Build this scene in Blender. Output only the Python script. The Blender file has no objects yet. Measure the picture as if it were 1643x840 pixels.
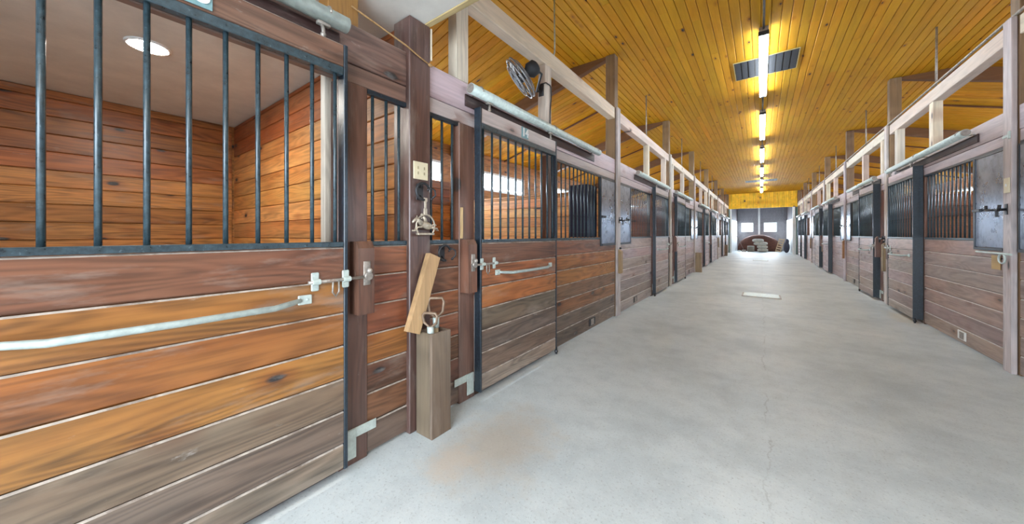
import bpy, bmesh, math, random
from mathutils import Vector, Matrix
random.seed(7)
PI = math.pi
SC = bpy.context.scene
COL = SC.collection
R = random.Random(11)

# ------------------------------------------------------------------ camera
EYE = 1.275
YAW = math.atan((1221 - 819) / 540)
cam_d = bpy.data.cameras.new('camera')
cam = bpy.data.objects.new('camera', cam_d)
COL.objects.link(cam)
cam.location = (0, 0, EYE)
cam.rotation_euler = (PI / 2, 0, YAW)
cam_d.sensor_fit = 'HORIZONTAL'
cam_d.sensor_width = 36
cam_d.lens = 36 * 540 / 1643
cam_d.shift_x = (821.5 - 819) / 1643
cam_d.shift_y = (376 - 420) / 1643
cam_d.clip_start = 0.02
SC.camera = cam

# ------------------------------------------------------------------ sky, lights, exposure
w = bpy.data.worlds.new('sky')
SC.world = w
w.use_nodes = True
w.node_tree.nodes['Background'].inputs[0].default_value = (0.80, 0.90, 1.0, 1)
w.node_tree.nodes['Background'].inputs[1].default_value = 4.0
SC.view_settings.view_transform = 'Standard'
SC.view_settings.look = 'None'
SC.view_settings.exposure = 1.0
SC.view_settings.gamma = 1.0
SC.view_settings.use_curve_mapping = False


def area(name, loc, target, sx, sy, power, col=(1, 1, 1)):
    d = bpy.data.lights.new(name, 'AREA')
    d.shape = 'RECTANGLE'
    d.size, d.size_y = sx, sy
    d.energy = power
    d.color = col
    o = bpy.data.objects.new(name, d)
    COL.objects.link(o)
    o.location = loc
    o.rotation_euler = (Vector(target) - Vector(loc)).to_track_quat('-Z', 'Y').to_euler()
    return o


TUBE_POWER = 34.0          # emission of the fluorescent tubes
DISC_POWER = 110.0
DAY = (0.72, 0.86, 1.0)
area('added_rear_daylight', (0.0, -2.42, 1.35), (0.0, 2.0, 1.2), 3.4, 2.4, 85, DAY)  # added light from behind the camera, set in an unseen doorway
area('daylight_annex_window', (-0.9, 33.0, 1.85), (-0.9, 28, 1.3), 0.8, 0.72, 60, DAY)
area('daylight_annex_window', (0.58, 33.0, 1.85), (0.58, 28, 1.3), 0.82, 0.72, 60, DAY)

# ------------------------------------------------------------------ materials
MATS = {}


def new_mat(name):
    m = bpy.data.materials.new(name)
    m.use_nodes = True
    MATS[name] = m
    nt = m.node_tree
    return m, nt, nt.nodes, nt.links, nt.nodes['Principled BSDF']


def mathn(nt, op, a, b=None, clamp=False):
    n = nt.nodes.new('ShaderNodeMath')
    n.operation = op
    n.use_clamp = clamp
    for i, v in enumerate((a, b)):
        if v is None:
            continue
        if isinstance(v, (int, float)):
            n.inputs[i].default_value = v
        else:
            nt.links.new(v, n.inputs[i])
    return n.outputs[0]


def mixc(nt, fac, a, b, mode='MIX'):
    n = nt.nodes.new('ShaderNodeMix')
    n.data_type = 'RGBA'
    n.blend_type = mode
    for s, v in ((n.inputs[0], fac), (n.inputs[6], a), (n.inputs[7], b)):
        if isinstance(v, (int, float)):
            s.default_value = v
        elif isinstance(v, tuple):
            s.default_value = (*v, 1) if len(v) == 3 else v
        else:
            nt.links.new(v, s)
    return n.outputs[2]


def ramp(nt, fac, stops):
    n = nt.nodes.new('ShaderNodeValToRGB')
    e = n.color_ramp.elements
    while len(e) < len(stops):
        e.new(0.5)
    for el, (p, c) in zip(e, stops):
        el.position = p
        el.color = (*c, 1) if isinstance(c, tuple) else (c, c, c, 1)
    nt.links.new(fac, n.inputs[0])
    return n.outputs[0]


def noise(nt, vec, scale, detail=3, rough=0.55, dist=0.0):
    n = nt.nodes.new('ShaderNodeTexNoise')
    n.inputs['Scale'].default_value = scale
    n.inputs['Detail'].default_value = detail
    n.inputs['Roughness'].default_value = rough
    n.inputs['Distortion'].default_value = dist
    if vec is not None:
        nt.links.new(vec, n.inputs['Vector'])
    return n.outputs[0]


def bump(nt, height, strength, dist, bsdf):
    n = nt.nodes.new('ShaderNodeBump')
    n.inputs['Strength'].default_value = strength
    n.inputs['Distance'].default_value = dist
    nt.links.new(height, n.inputs['Height'])
    nt.links.new(n.outputs[0], bsdf.inputs['Normal'])


def make_wood(name, axis, contrast=1.0, knots=0.5, wear=0.35, rough=0.45, dust=0.25, fine=38.0, knot_scale=6.0, red=0.8, depth='x', spec=0.5, rings=0.3, stain=0.45):
    """Wood whose mean colour is the object's own colour; grain runs along the axis."""
    m, nt, N, L, P = new_mat(name)
    geo = N.new('ShaderNodeNewGeometry')
    oi = N.new('ShaderNodeObjectInfo')
    off = N.new('ShaderNodeVectorMath')
    off.operation = 'SCALE'
    cmb = N.new('ShaderNodeCombineXYZ')
    for i in range(3):
        L.new(oi.outputs['Random'], cmb.inputs[i])
    L.new(cmb.outputs[0], off.inputs[0])
    off.inputs['Scale'].default_value = 37.0
    add = N.new('ShaderNodeVectorMath')
    L.new(geo.outputs['Position'], add.inputs[0])
    L.new(off.outputs[0], add.inputs[1])

    def scaled(along, across, flat=False):
        mp = N.new('ShaderNodeMapping')
        s = [across] * 3
        s['xyz'.index(axis)] = along
        if flat:
            s['xyz'.index(depth)] = 0.0
        mp.inputs['Scale'].default_value = s
        L.new(add.outputs[0], mp.inputs['Vector'])
        return mp.outputs[0]
    g1 = noise(nt, scaled(0.9, 13), 1.0, 5, 0.6, 0.6)
    g2 = noise(nt, scaled(1.2, fine * 2), 1.0, 2, 0.5, 0.15)
    big = noise(nt, scaled(0.8, 2.6), 1.0, 3, 0.6)
    g3 = noise(nt, scaled(0.55, 5.0, True), 1.0, 2, 0.45, 0.2)
    ring = mathn(nt, 'SINE', mathn(nt, 'MULTIPLY', g3, 105.0))
    shade = mathn(nt, 'ADD', mathn(nt, 'MULTIPLY', g1, 0.75), mathn(nt, 'MULTIPLY', g2, 0.35))
    shade = mathn(nt, 'ADD', shade, mathn(nt, 'MULTIPLY', ring, 0.16 * rings))
    c = contrast
    val = ramp(nt, shade, [(0.30, 1 - 0.62 * c), (0.50, 1 - 0.15 * c), (0.62, 1 + 0.12 * c), (0.80, 1 + 0.35 * c)])
    col = mixc(nt, 1.0, oi.outputs['Color'], val, 'MULTIPLY')
    redder = mixc(nt, 1.0, col, (1.05, 0.72, 0.55), 'MULTIPLY')
    col = mixc(nt, ramp(nt, big, [(0.40, 0.0), (0.66, red)]), col, redder)
    st = noise(nt, scaled(1.3, 5.5), 1.0, 5, 0.62)
    col = mixc(nt, ramp(nt, st, [(0.47, 0.0), (0.70, stain)]), col, mixc(nt, 1.0, col, (0.34, 0.27, 0.25), 'MULTIPLY'))
    # worn grey patches
    wn = noise(nt, scaled(1.7, 7.5), 1.0, 6, 0.68)
    wmask = ramp(nt, wn, [(0.56, 0.0), (0.74, wear)])
    col = mixc(nt, wmask, col, (0.30, 0.25, 0.21))
    # scuffs of pale dust
    dn = noise(nt, scaled(5.0, 16), 1.0, 6, 0.72)
    col = mixc(nt, ramp(nt, dn, [(0.64, 0.0), (0.76, dust)]), col, (0.55, 0.52, 0.48))
    # knots
    if knots > 0:
        v = N.new('ShaderNodeTexVoronoi')
        v.inputs['Scale'].default_value = 1.0
        L.new(scaled(knot_scale * 0.42, knot_scale, True), v.inputs['Vector'])
        sep = N.new('ShaderNodeSeparateColor')
        L.new(v.outputs['Color'], sep.inputs[0])
        sel = mathn(nt, 'LESS_THAN', sep.outputs[0], knots)
        kd = mathn(nt, 'ADD', v.outputs['Distance'], mathn(nt, 'MULTIPLY', mathn(nt, 'SUBTRACT', g1, 0.5), 0.22))
        halo = mathn(nt, 'MULTIPLY', ramp(nt, kd, [(0.13, 0.75), (0.34, 0.0)]), sel)
        core = mathn(nt, 'MULTIPLY', ramp(nt, kd, [(0.10, 1.0), (0.15, 0.0)]), sel)
        col = mixc(nt, halo, col, mixc(nt, 1.0, col, (0.60, 0.42, 0.35), 'MULTIPLY'))
        kcol = mixc(nt, ramp(nt, dn, [(0.50, 0.0), (0.66, 0.55)]), (0.022, 0.018, 0.018), (0.22, 0.21, 0.20))
        col = mixc(nt, core, col, kcol)
    L.new(col, P.inputs['Base Color'])
    P.inputs['Specular IOR Level'].default_value = spec
    rr = mathn(nt, 'ADD', mathn(nt, 'MULTIPLY', dn, 0.30), rough - 0.13)
    L.new(rr, P.inputs['Roughness'])
    bump(nt, shade, 0.35, 0.004, P)
    return m


WY = make_wood('stained_wood_along_aisle', 'y', 1.0, 0.60, 0.50, 0.40, 0.5, spec=0.6, rings=0.5, red=0.45)
WX = make_wood('stained_wood_across', 'x', 0.85, 0.40, 0.2, 0.5, 0.15, depth='y', rings=0.4, stain=0.3)
WZ = make_wood('stained_wood_upright', 'z', 0.9, 0.35, 0.5, 0.38, 0.5, spec=0.7, rings=0.4)
PY = make_wood('pine_boards_along_aisle', 'y', 0.30, 0.22, 0.0, 0.62, 0.0, 30, 9.0, red=0.3, depth='z', rings=0.2, stain=0.18, spec=0.12)
PX = make_wood('pine_boards_down_slope', 'x', 0.36, 0.30, 0.0, 0.6, 0.0, 30, 7.0, red=0.35, depth='z', rings=0.3, stain=0.25, spec=0.15)
WM2 = make_wood('weathered_board_wood', 'y', 0.75, 0.45, 0.4, 0.42, 0.45, spec=0.6, red=0.35, rings=0.4, stain=0.28)
WH = make_wood('weathered_header_wood', 'y', 0.5, 0.3, 0.25, 0.42, 0.4, spec=0.6, red=0.12, rings=0.2, stain=0.25)
LZ = make_wood('pale_lumber_upright', 'z', 0.6, 0.25, 0.35, 0.55, 0.3, red=0.2, rings=0.4, stain=0.35)
LY = make_wood('pale_lumber_along_aisle', 'y', 0.4, 0.2, 0.2, 0.55, 0.2, red=0.2, rings=0.3, stain=0.15)
LX = make_wood('pale_lumber_across', 'x', 0.4, 0.2, 0.2, 0.55, 0.2, red=0.2, depth='y', rings=0.3, stain=0.2)


def plain(name, col, rough=0.5, metal=0.0, vary=0.25, scale=30, bumpy=0.0, spec=0.5, patch=None):
    m, nt, N, L, P = new_mat(name)
    tc = N.new('ShaderNodeTexCoord')
    n1 = noise(nt, tc.outputs['Object'], scale, 5, 0.65)
    dark = tuple(c * (1 - vary) for c in col)
    lite = tuple(min(1, c * (1 + vary)) for c in col)
    c = ramp(nt, n1, [(0.32, dark), (0.68, lite)])
    if patch:
        n2 = noise(nt, tc.outputs['Object'], patch[1], 5, 0.7)
        c = mixc(nt, ramp(nt, n2, [(patch[2], 0.0), (patch[2] + (patch[4] if len(patch) > 4 else 0.1), patch[3])]), c, patch[0])
    L.new(c, P.inputs['Base Color'])
    P.inputs['Metallic'].default_value = metal
    P.inputs['Specular IOR Level'].default_value = spec
    L.new(mathn(nt, 'ADD', mathn(nt, 'MULTIPLY', n1, 0.3), rough - 0.15), P.inputs['Roughness'])
    if bumpy:
        bump(nt, n1, bumpy, 0.003, P)
    return m


DUST = plain('dusty_edge', (0.42, 0.36, 0.31), 0.8, 0, 0.3, 14, 0, 0.3, ((0.14, 0.095, 0.07), 9, 0.52, 0.6))
DUST2 = plain('pale_dusty_edge', (0.60, 0.55, 0.51), 0.8, 0, 0.2, 14)
BLACK = plain('black_painted_steel', (0.011, 0.021, 0.032), 0.34, 0.0, 0.5, 60, 0.25, 0.7, ((0.20, 0.27, 0.31), 60, 0.64, 0.4))
BARS = plain('lit_bar_steel', (0.028, 0.050, 0.062), 0.32, 0.1, 0.5, 60, 0.2, 0.8, ((0.25, 0.33, 0.36), 70, 0.62, 0.5))  # black steel raised in tone: room light and glints put into the colour
GALV = plain('galvanized_pipe', (0.53, 0.60, 0.56), 0.45, 0.25, 0.18, 25, 0.1)
RUST = plain('dull_hardware', (0.36, 0.32, 0.28), 0.5, 0.6, 0.35, 30, 0.2, 0.5, ((0.22, 0.10, 0.05), 18, 0.56, 0.7))
PLATE = plain('mottled_steel_plate', (0.33, 0.38, 0.47), 0.30, 0.7, 0.22, 4, 0.03, 0.5, ((0.07, 0.09, 0.14), 7, 0.46, 0.75, 0.25))
DARKMETAL = plain('dark_iron', (0.035, 0.035, 0.038), 0.4, 0.4, 0.3, 20)
BRONZE = plain('worn_cast_bronze', (0.47, 0.40, 0.31), 0.5, 0.55, 0.35, 35, 0.3)
CREAM = plain('cream_plastic', (0.75, 0.66, 0.46), 0.4, 0, 0.05, 12)
IVORYDARK = plain('slot_shadow', (0.40, 0.33, 0.20), 0.6, 0, 0.1)
PLASTER = plain('grey_ceiling_panel', (0.70, 0.66, 0.60), 0.8, 0, 0.10, 3, 0.1, 0.3, ((0.24, 0.21, 0.18), 22, 0.66, 0.6))
WHITE = plain('white_paint', (0.80, 0.80, 0.78), 0.5, 0, 0.06, 6)
GREYWALL = plain('grey_corrugated_metal', (0.30, 0.29, 0.31), 0.5, 0.2, 0.15, 6)
GREEN = plain('green_painted_frame', (0.06, 0.13, 0.11), 0.5, 0, 0.2, 12)
TEAL = plain('teal_sign_plate', (0.20, 0.34, 0.36), 0.4, 0.2, 0.2, 14)
ROPE = plain('baling_twine', (0.35, 0.20, 0.08), 0.85, 0, 0.3, 80)
MULCH = plain('brown_bedding_heap', (0.085, 0.028, 0.016), 0.9, 0, 0.45, 12, 0.8)
BAG = plain('pale_feed_bag', (0.56, 0.53, 0.47), 0.6, 0, 0.2, 9, 0.3)
BLACKGAP = plain('shadowed_backing', (0.03, 0.022, 0.016), 0.9, 0, 0.2)
PINEBACK = plain('pine_backing', (0.16, 0.075, 0.012), 0.9, 0, 0.2)
RUBBER = plain('dark_rubber', (0.02, 0.02, 0.022), 0.7, 0, 0.2)
BLUECLOTH = plain('dark_blue_cloth', (0.07, 0.07, 0.10), 0.9, 0, 0.3, 8, 0.4)


def glow(name, col, s):
    m, nt, N, L, P = new_mat(name)
    P.inputs['Base Color'].default_value = (*col, 1)
    P.inputs['Emission Color'].default_value = (*col, 1)
    P.inputs['Emission Strength'].default_value = s
    return m


TUBE = glow('fluorescent_tube', (0.76, 0.89, 1.0), TUBE_POWER)
FILL_DISC = glow('fill_lamp_disc', (1.0, 0.95, 0.86), DISC_POWER * 0.9)  # for the unseen lamps added over the near aisle
DISC2 = glow('stall_lamp_disc', (1.0, 0.95, 0.86), DISC_POWER * 1.7)


def glass_mat():
    m, nt, N, L, P = new_mat('window_glass')
    P.inputs['Base Color'].default_value = (0.95, 0.98, 1, 1)
    P.inputs['Roughness'].default_value = 0.02
    P.inputs['Transmission Weight'].default_value = 1.0
    P.inputs['IOR'].default_value = 1.05
    tc = N.new('ShaderNodeTexCoord')
    bump(nt, noise(nt, tc.outputs['Object'], 2, 2), 0.02, 0.001, P)
    return m


GLASS = glass_mat()


def concrete():
    m, nt, N, L, P = new_mat('worn_concrete')
    geo = N.new('ShaderNodeNewGeometry')
    pos = geo.outputs['Position']
    sep = N.new('ShaderNodeSeparateXYZ')
    L.new(pos, sep.inputs[0])
    n1 = noise(nt, pos, 0.9, 6, 0.65)
    n2 = noise(nt, pos, 6, 5, 0.7)
    n3 = noise(nt, pos, 70, 4, 0.75)
    c = ramp(nt, n1, [(0.34, (0.45, 0.50, 0.515)), (0.52, (0.585, 0.635, 0.645)), (0.68, (0.655, 0.69, 0.69))])
    c = mixc(nt, ramp(nt, n2, [(0.46, 0.0), (0.72, 0.5)]), c, (0.44, 0.475, 0.485))
    c = mixc(nt, ramp(nt, n3, [(0.56, 0.0), (0.68, 0.55)]), c, (0.22, 0.225, 0.22))
    c = mixc(nt, ramp(nt, noise(nt, pos, 75, 2, 0.6), [(0.60, 0.0), (0.70, 0.35)]), c, (0.75, 0.76, 0.74))

    def blob(cx, cy, rx, ry, amount, colr, cc):
        dx = mathn(nt, 'MULTIPLY', mathn(nt, 'SUBTRACT', sep.outputs[0], cx), 1 / rx)
        dy = mathn(nt, 'MULTIPLY', mathn(nt, 'SUBTRACT', sep.outputs[1], cy), 1 / ry)
        d = mathn(nt, 'SQRT', mathn(nt, 'ADD', mathn(nt, 'MULTIPLY', dx, dx), mathn(nt, 'MULTIPLY', dy, dy)))
        d = mathn(nt, 'ADD', d, mathn(nt, 'MULTIPLY', mathn(nt, 'SUBTRACT', n2, 0.5), 1.6))
        return mixc(nt, ramp(nt, d, [(0.25, amount), (1.0, 0.0)]), cc, colr)
    c = blob(-1.30, 1.62, 0.40, 0.55, 0.45, (0.46, 0.33, 0.20), c)      # spilt tan dirt by the tool box
    c = blob(-1.40, 1.30, 0.16, 0.22, 0.6, (0.60, 0.50, 0.40), c)
    c = blob(-1.62, 4.9, 0.28, 1.4, 0.6, (0.62, 0.66, 0.67), c)         # pale scrubbed patches
    c = blob(1.55, 7.0, 0.30, 0.9, 0.45, (0.62, 0.65, 0.66), c)
    c = blob(1.75, 7.7, 0.2, 0.8, 0.5, (0.50, 0.42, 0.30), c)
    # hairline crack down the middle of the aisle
    wob = mathn(nt, 'MULTIPLY', mathn(nt, 'SUBTRACT', noise(nt, pos, 2.2, 5, 0.7), 0.5), 0.22)
    cx = mathn(nt, 'ABSOLUTE', mathn(nt, 'SUBTRACT', mathn(nt, 'ADD', sep.outputs[0], wob), 0.03))
    cm = ramp(nt, cx, [(0.001, 0.40), (0.006, 0.0)])
    cm = mathn(nt, 'MULTIPLY', cm, ramp(nt, noise(nt, pos, 1.5, 3), [(0.42, 0.0), (0.55, 0.85)]))
    c = mixc(nt, cm, c, (0.15, 0.14, 0.13))
    L.new(c, P.inputs['Base Color'])
    L.new(mathn(nt, 'ADD', mathn(nt, 'MULTIPLY', n2, 0.25), 0.42), P.inputs['Roughness'])
    P.inputs['Specular IOR Level'].default_value = 0.4
    bump(nt, mathn(nt, 'ADD', n3, mathn(nt, 'MULTIPLY', n2, 0.6)), 0.25, 0.003, P)
    return m


CONC = concrete()

# ------------------------------------------------------------------ helpers
WM = {}          # world matrices of what has been built


def link(o, parent, M):
    COL.objects.link(o)
    if parent is not None:
        o.parent = parent
        o.matrix_parent_inverse = WM[parent.name].inverted()
    o.matrix_basis = M
    WM[o.name] = M.copy()
    return o


def tag(o, label=None, cat=None, group=None, kind=None):
    if label:
        o['label'] = label
    if cat:
        o['category'] = cat
    if group:
        o['group'] = group
    if kind:
        o['kind'] = kind
    return o


def thing(name, loc, label, cat, group=None):
    o = bpy.data.objects.new(name, None)
    o.empty_display_size = 0.1
    link(o, None, Matrix.Translation(loc))
    return tag(o, label, cat, group)


def fix(me, smooth=False):
    bm = bmesh.new()
    bm.from_mesh(me)
    bmesh.ops.recalc_face_normals(bm, faces=bm.faces)
    bm.to_mesh(me)
    bm.free()
    if smooth:
        for p in me.polygons:
            p.use_smooth = True
    return me


CACHE = {}


def box_mesh(dx, dy, dz, bev, mat):
    """a box centred on its origin with chamfered edges (shared between alike pieces)"""
    key = ('box', round(dx, 4), round(dy, 4), round(dz, 4), round(bev, 4), mat.name)
    if key in CACHE:
        return CACHE[key]
    bm = bmesh.new()
    bmesh.ops.create_cube(bm, size=1.0)
    bmesh.ops.scale(bm, vec=(dx, dy, dz), verts=bm.verts)
    if bev > 0:
        bmesh.ops.bevel(bm, geom=list(bm.edges), offset=min(bev, dx * .4, dy * .4, dz * .4), segments=1, affect='EDGES')
    me = bpy.data.meshes.new('block')
    bm.to_mesh(me)
    bm.free()
    me.materials.append(mat)
    CACHE[key] = me
    return me


def board_mesh(L, Wd, T, ch, mat, edge=None):
    """a board: length along y, width along z, face at x=0, depth to +x, chamfered long edges"""
    key = ('board', round(L, 3), round(Wd, 4), round(T, 4), ch, mat.name, edge.name if edge else '')
    if key in CACHE:
        return CACHE[key]
    h = Wd / 2
    prof = [(T, -h), (T, h), (ch, h), (0, h - ch), (0, -h + ch), (ch, -h)]
    n = len(prof)
    v = [(x, -L / 2, z) for x, z in prof] + [(x, L / 2, z) for x, z in prof]
    f = [(i, (i + 1) % n, n + (i + 1) % n, n + i) for i in range(n)] + [tuple(range(n)), tuple(range(n, 2 * n))]
    me = bpy.data.meshes.new('board')
    me.from_pydata(v, [], f)
    me.materials.append(mat)
    if edge:
        me.materials.append(edge)
        me.polygons[2].material_index = 1
    fix(me)
    CACHE[key] = me
    return me


def bar_mesh(r, h, seg, mat):
    key = ('bar', round(r, 4), round(h, 4), seg, mat.name)
    if key in CACHE:
        return CACHE[key]
    bm = bmesh.new()
    bmesh.ops.create_cone(bm, cap_ends=True, segments=seg, radius1=r, radius2=r, depth=h)
    me = bpy.data.meshes.new('rod')
    bm.to_mesh(me)
    bm.free()
    for p in me.polygons:
        p.use_smooth = len(p.vertices) == 4
    me.materials.append(mat)
    CACHE[key] = me
    return me


def put(name, me, parent, loc, rot=None, color=None, label=None):
    o = bpy.data.objects.new(name, me)
    M = Matrix.Translation(loc)
    if rot is not None:
        M = M @ rot
    link(o, parent, M)
    if color:
        o.color = (*color, 1)
    if label:
        o['label'] = label
    return o


RZ180 = Matrix.Rotation(PI, 4, 'Z')
ID = Matrix.Identity(4)


def box(name, parent, c0, c1, mat, bev=0.003, color=None, label=None):
    a = [min(c0[i], c1[i]) for i in range(3)]
    b = [max(c0[i], c1[i]) for i in range(3)]
    return put(name, box_mesh(b[0] - a[0], b[1] - a[1], b[2] - a[2], bev, mat), parent,
               [(a[i] + b[i]) / 2 for i in range(3)], None, color, label)


class Mesh:
    """collects shapes that belong to one part"""
    def __init__(self):
        self.bm = bmesh.new()

    def box(self, c0, c1, bev=0.0, rot=None):
        r = bmesh.ops.create_cube(self.bm, size=1.0)['verts']
        bmesh.ops.scale(self.bm, vec=[abs(c1[i] - c0[i]) for i in range(3)], verts=r)
        if bev:
            es = {e for q in r for e in q.link_edges}
            r = bmesh.ops.bevel(self.bm, geom=list(es), offset=bev, segments=1, affect='EDGES')['verts']
        if rot is not None:
            bmesh.ops.transform(self.bm, matrix=rot, verts=r)
        bmesh.ops.translate(self.bm, vec=[(c0[i] + c1[i]) / 2 for i in range(3)], verts=r)
        return self

    def tube(self, pts, rad, seg=8, closed=False):
        pts = [Vector(p) for p in pts]
        n = len(pts)
        rads = rad if isinstance(rad, (list, tuple)) else [rad] * n
        rings = []
        up = None
        for i, p in enumerate(pts):
            if closed:
                d = (pts[(i + 1) % n] - pts[i - 1]).normalized()
            else:
                d = (pts[min(i + 1, n - 1)] - pts[max(i - 1, 0)]).normalized()
            if up is None:
                up = d.orthogonal().normalized()
            up = (up - d * up.dot(d))
            up = up.normalized() if up.length > 1e-5 else d.orthogonal().normalized()
            s = d.cross(up)
            rings.append([self.bm.verts.new(p + (up * math.cos(2 * PI * k / seg) + s * math.sin(2 * PI * k / seg)) * rads[i]) for k in range(seg)])
        for i in range(n if closed else n - 1):
            a, b = rings[i], rings[(i + 1) % n]
            for k in range(seg):
                self.bm.faces.new((a[k], a[(k + 1) % seg], b[(k + 1) % seg], b[k]))
        if not closed:
            self.bm.faces.new(rings[0])
            self.bm.faces.new(rings[-1])
        return self

    def ball(self, c, r, u=10, v=7, rot=None):
        q = bmesh.ops.create_uvsphere(self.bm, u_segments=u, v_segments=v, radius=1.0)['verts']
        r = r if isinstance(r, (tuple, list)) else (r, r, r)
        bmesh.ops.scale(self.bm, vec=r, verts=q)
        if rot is not None:
            bmesh.ops.transform(self.bm, matrix=rot, verts=q)
        bmesh.ops.translate(self.bm, vec=c, verts=q)
        return self

    def prism(self, poly, offset):
        """a flat outline (3-D points) thickened by the offset vector"""
        a = [self.bm.verts.new(p) for p in poly]
        b = [self.bm.verts.new(Vector(p) + Vector(offset)) for p in poly]
        n = len(poly)
        self.bm.faces.new(a)
        self.bm.faces.new(b)
        for i in range(n):
            self.bm.faces.new((a[i], a[(i + 1) % n], b[(i + 1) % n], b[i]))
        return self

    def build(self, name, mat, parent=None, smooth=False, color=None, label=None, kind=None):
        bmesh.ops.recalc_face_normals(self.bm, faces=self.bm.faces)
        vs = [v.co for v in self.bm.verts]
        lo = Vector([min(v[i] for v in vs) for i in range(3)])
        hi = Vector([max(v[i] for v in vs) for i in range(3)])
        c = Vector(((lo.x + hi.x) / 2, (lo.y + hi.y) / 2, lo.z))
        bmesh.ops.translate(self.bm, vec=-c, verts=self.bm.verts)
        me = bpy.data.meshes.new(name)
        self.bm.to_mesh(me)
        self.bm.free()
        if smooth:
            for p in me.polygons:
                p.use_smooth = len(p.vertices) <= 4
        me.materials.append(mat)
        o = put(name, me, parent, c, None, color, label)
        if kind:
            o['kind'] = kind
        return o


def jig(c, amount=0.12):
    k = 1 + R.uniform(-amount, amount)
    return tuple(max(0.004, v * k * (1 + R.uniform(-0.05, 0.05))) for v in c)


# colours (linear)
C_RED = (0.165, 0.076, 0.040)
C_ORANGE = (0.27, 0.112, 0.028)
C_GOLD = (0.31, 0.145, 0.034)
C_DARK = (0.125, 0.060, 0.036)
C_GREY = (0.150, 0.108, 0.080)
C_PALE = (0.25, 0.20, 0.155)
C_MAUVE = (0.37, 0.29, 0.275)
C_POST = (0.105, 0.066, 0.060)
C_HEAD = (0.50, 0.42, 0.43)
C_LUMBER = (0.66, 0.57, 0.46)
C_LUMBERD = (0.34, 0.22, 0.11)
C_PINE = (0.53, 0.255, 0.011)
C_STALL = (0.46, 0.205, 0.058)
C_STALLRED = (0.24, 0.080, 0.026)

# ------------------------------------------------------------------ dimensions
WL, WR = 1.825, 1.87          # wall faces left and right of the aisle centre line
P0, BAY = 1.42, 3.83
POST = [P0 + BAY * k for k in range(8)]      # the last stands at the far end
RAIL = 1.21                   # top of the boards, underside of the rail
PITCH = 0.171
ROWS = [RAIL - PITCH * (i + 0.5) for i in range(7)]
HEAD0, HEADM, HEAD1 = 2.12, 2.225, 2.445
LOFT = 2.68
CEIL = 4.10
OUT_L, OUT_R = -5.55, 5.60
ENDY = POST[7]
BACKY = -2.45
SLOPE = 0.29
KNEE = 2.65
ORD = ['nearest', 'second', 'third', 'fourth', 'fifth', 'sixth', 'seventh', 'eighth']


def sx(side, p):
    """world x of a point p behind (+) or in front of (-) the wall face"""
    return -(WL + p) if side < 0 else WR + p


def srot(side):
    return RZ180 if side < 0 else ID


# ------------------------------------------------------------------ setting: floor, roof, outer walls
b = Mesh()
b.box((-6.2, -9, -0.2), (6.2, 36, 0.0))
tag(b.build('floor', CONC), kind='structure')

# flat pine ceiling above the aisle: a backing with boards as parts
b = Mesh()
b.box((-KNEE - 0.02, P0 + 0.06, CEIL + 0.02), (KNEE + 0.02, ENDY + 0.1, CEIL + 0.10))
ceil = tag(b.build('ceiling', PINEBACK), kind='structure')
ROT_DOWN = Matrix(((0, 0, 1, 0), (0, 1, 0, 0), (1, 0, 0, 0), (0, 0, 0, 1)))   # face (x=0) looks down, width along x
NR = 50
bw = 2 * KNEE / NR
NEAR_LIMIT = 10.8


def stuff_boards(name, pieces, parent, mat, colors):
    """many far boards joined in one part: pieces = (matrix, L, W, T)"""
    vs, fs = [], []
    for M, L, Wd, T in pieces:
        h, ch = Wd / 2, 0.006
        prof = [(T, -h), (T, h), (ch, h), (0, h - ch), (0, -h + ch), (ch, -h)]
        base = len(vs)
        for yy in (-L / 2, L / 2):
            for x, z in prof:
                vs.append(M @ Vector((x, yy, z)))
        for i in range(6):
            j = (i + 1) % 6
            fs.append((base + i, base + j, base + 6 + j, base + 6 + i))
    me = bpy.data.meshes.new(name)
    me.from_pydata(vs, [], fs)
    me.materials.append(mat)
    fix(me)
    o = put(name, me, parent, (0, 0, 0), None, colors)
    o['kind'] = 'stuff'
    return o


far = []
for i in range(NR):
    x = -KNEE + bw * (i + 0.5)
    y = P0 + 0.08
    cut = y + R.uniform(1.2, 3.6)
    while y < ENDY:
        e = min(cut, ENDY)
        if ENDY - e < 0.8:
            e = ENDY
        L = round(e - y - 0.002, 1)
        L = max(L, 0.3)
        yc = (y + e) / 2
        L = e - y - 0.003
        z = CEIL + R.uniform(0, 0.0025)
        if y < NEAR_LIMIT:
            put('board', board_mesh(L, bw - 0.004, 0.018, 0.0065, PY), ceil, (x, yc, z), ROT_DOWN, jig(C_PINE, 0.08))
        else:
            far.append((Matrix.Translation((x, yc, z)) @ ROT_DOWN, L, bw - 0.003, 0.018))
        y = e
        cut = y + R.uniform(2.2, 4.6)
stuff_boards('far_board_rows', far, ceil, PY, C_PINE)

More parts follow.
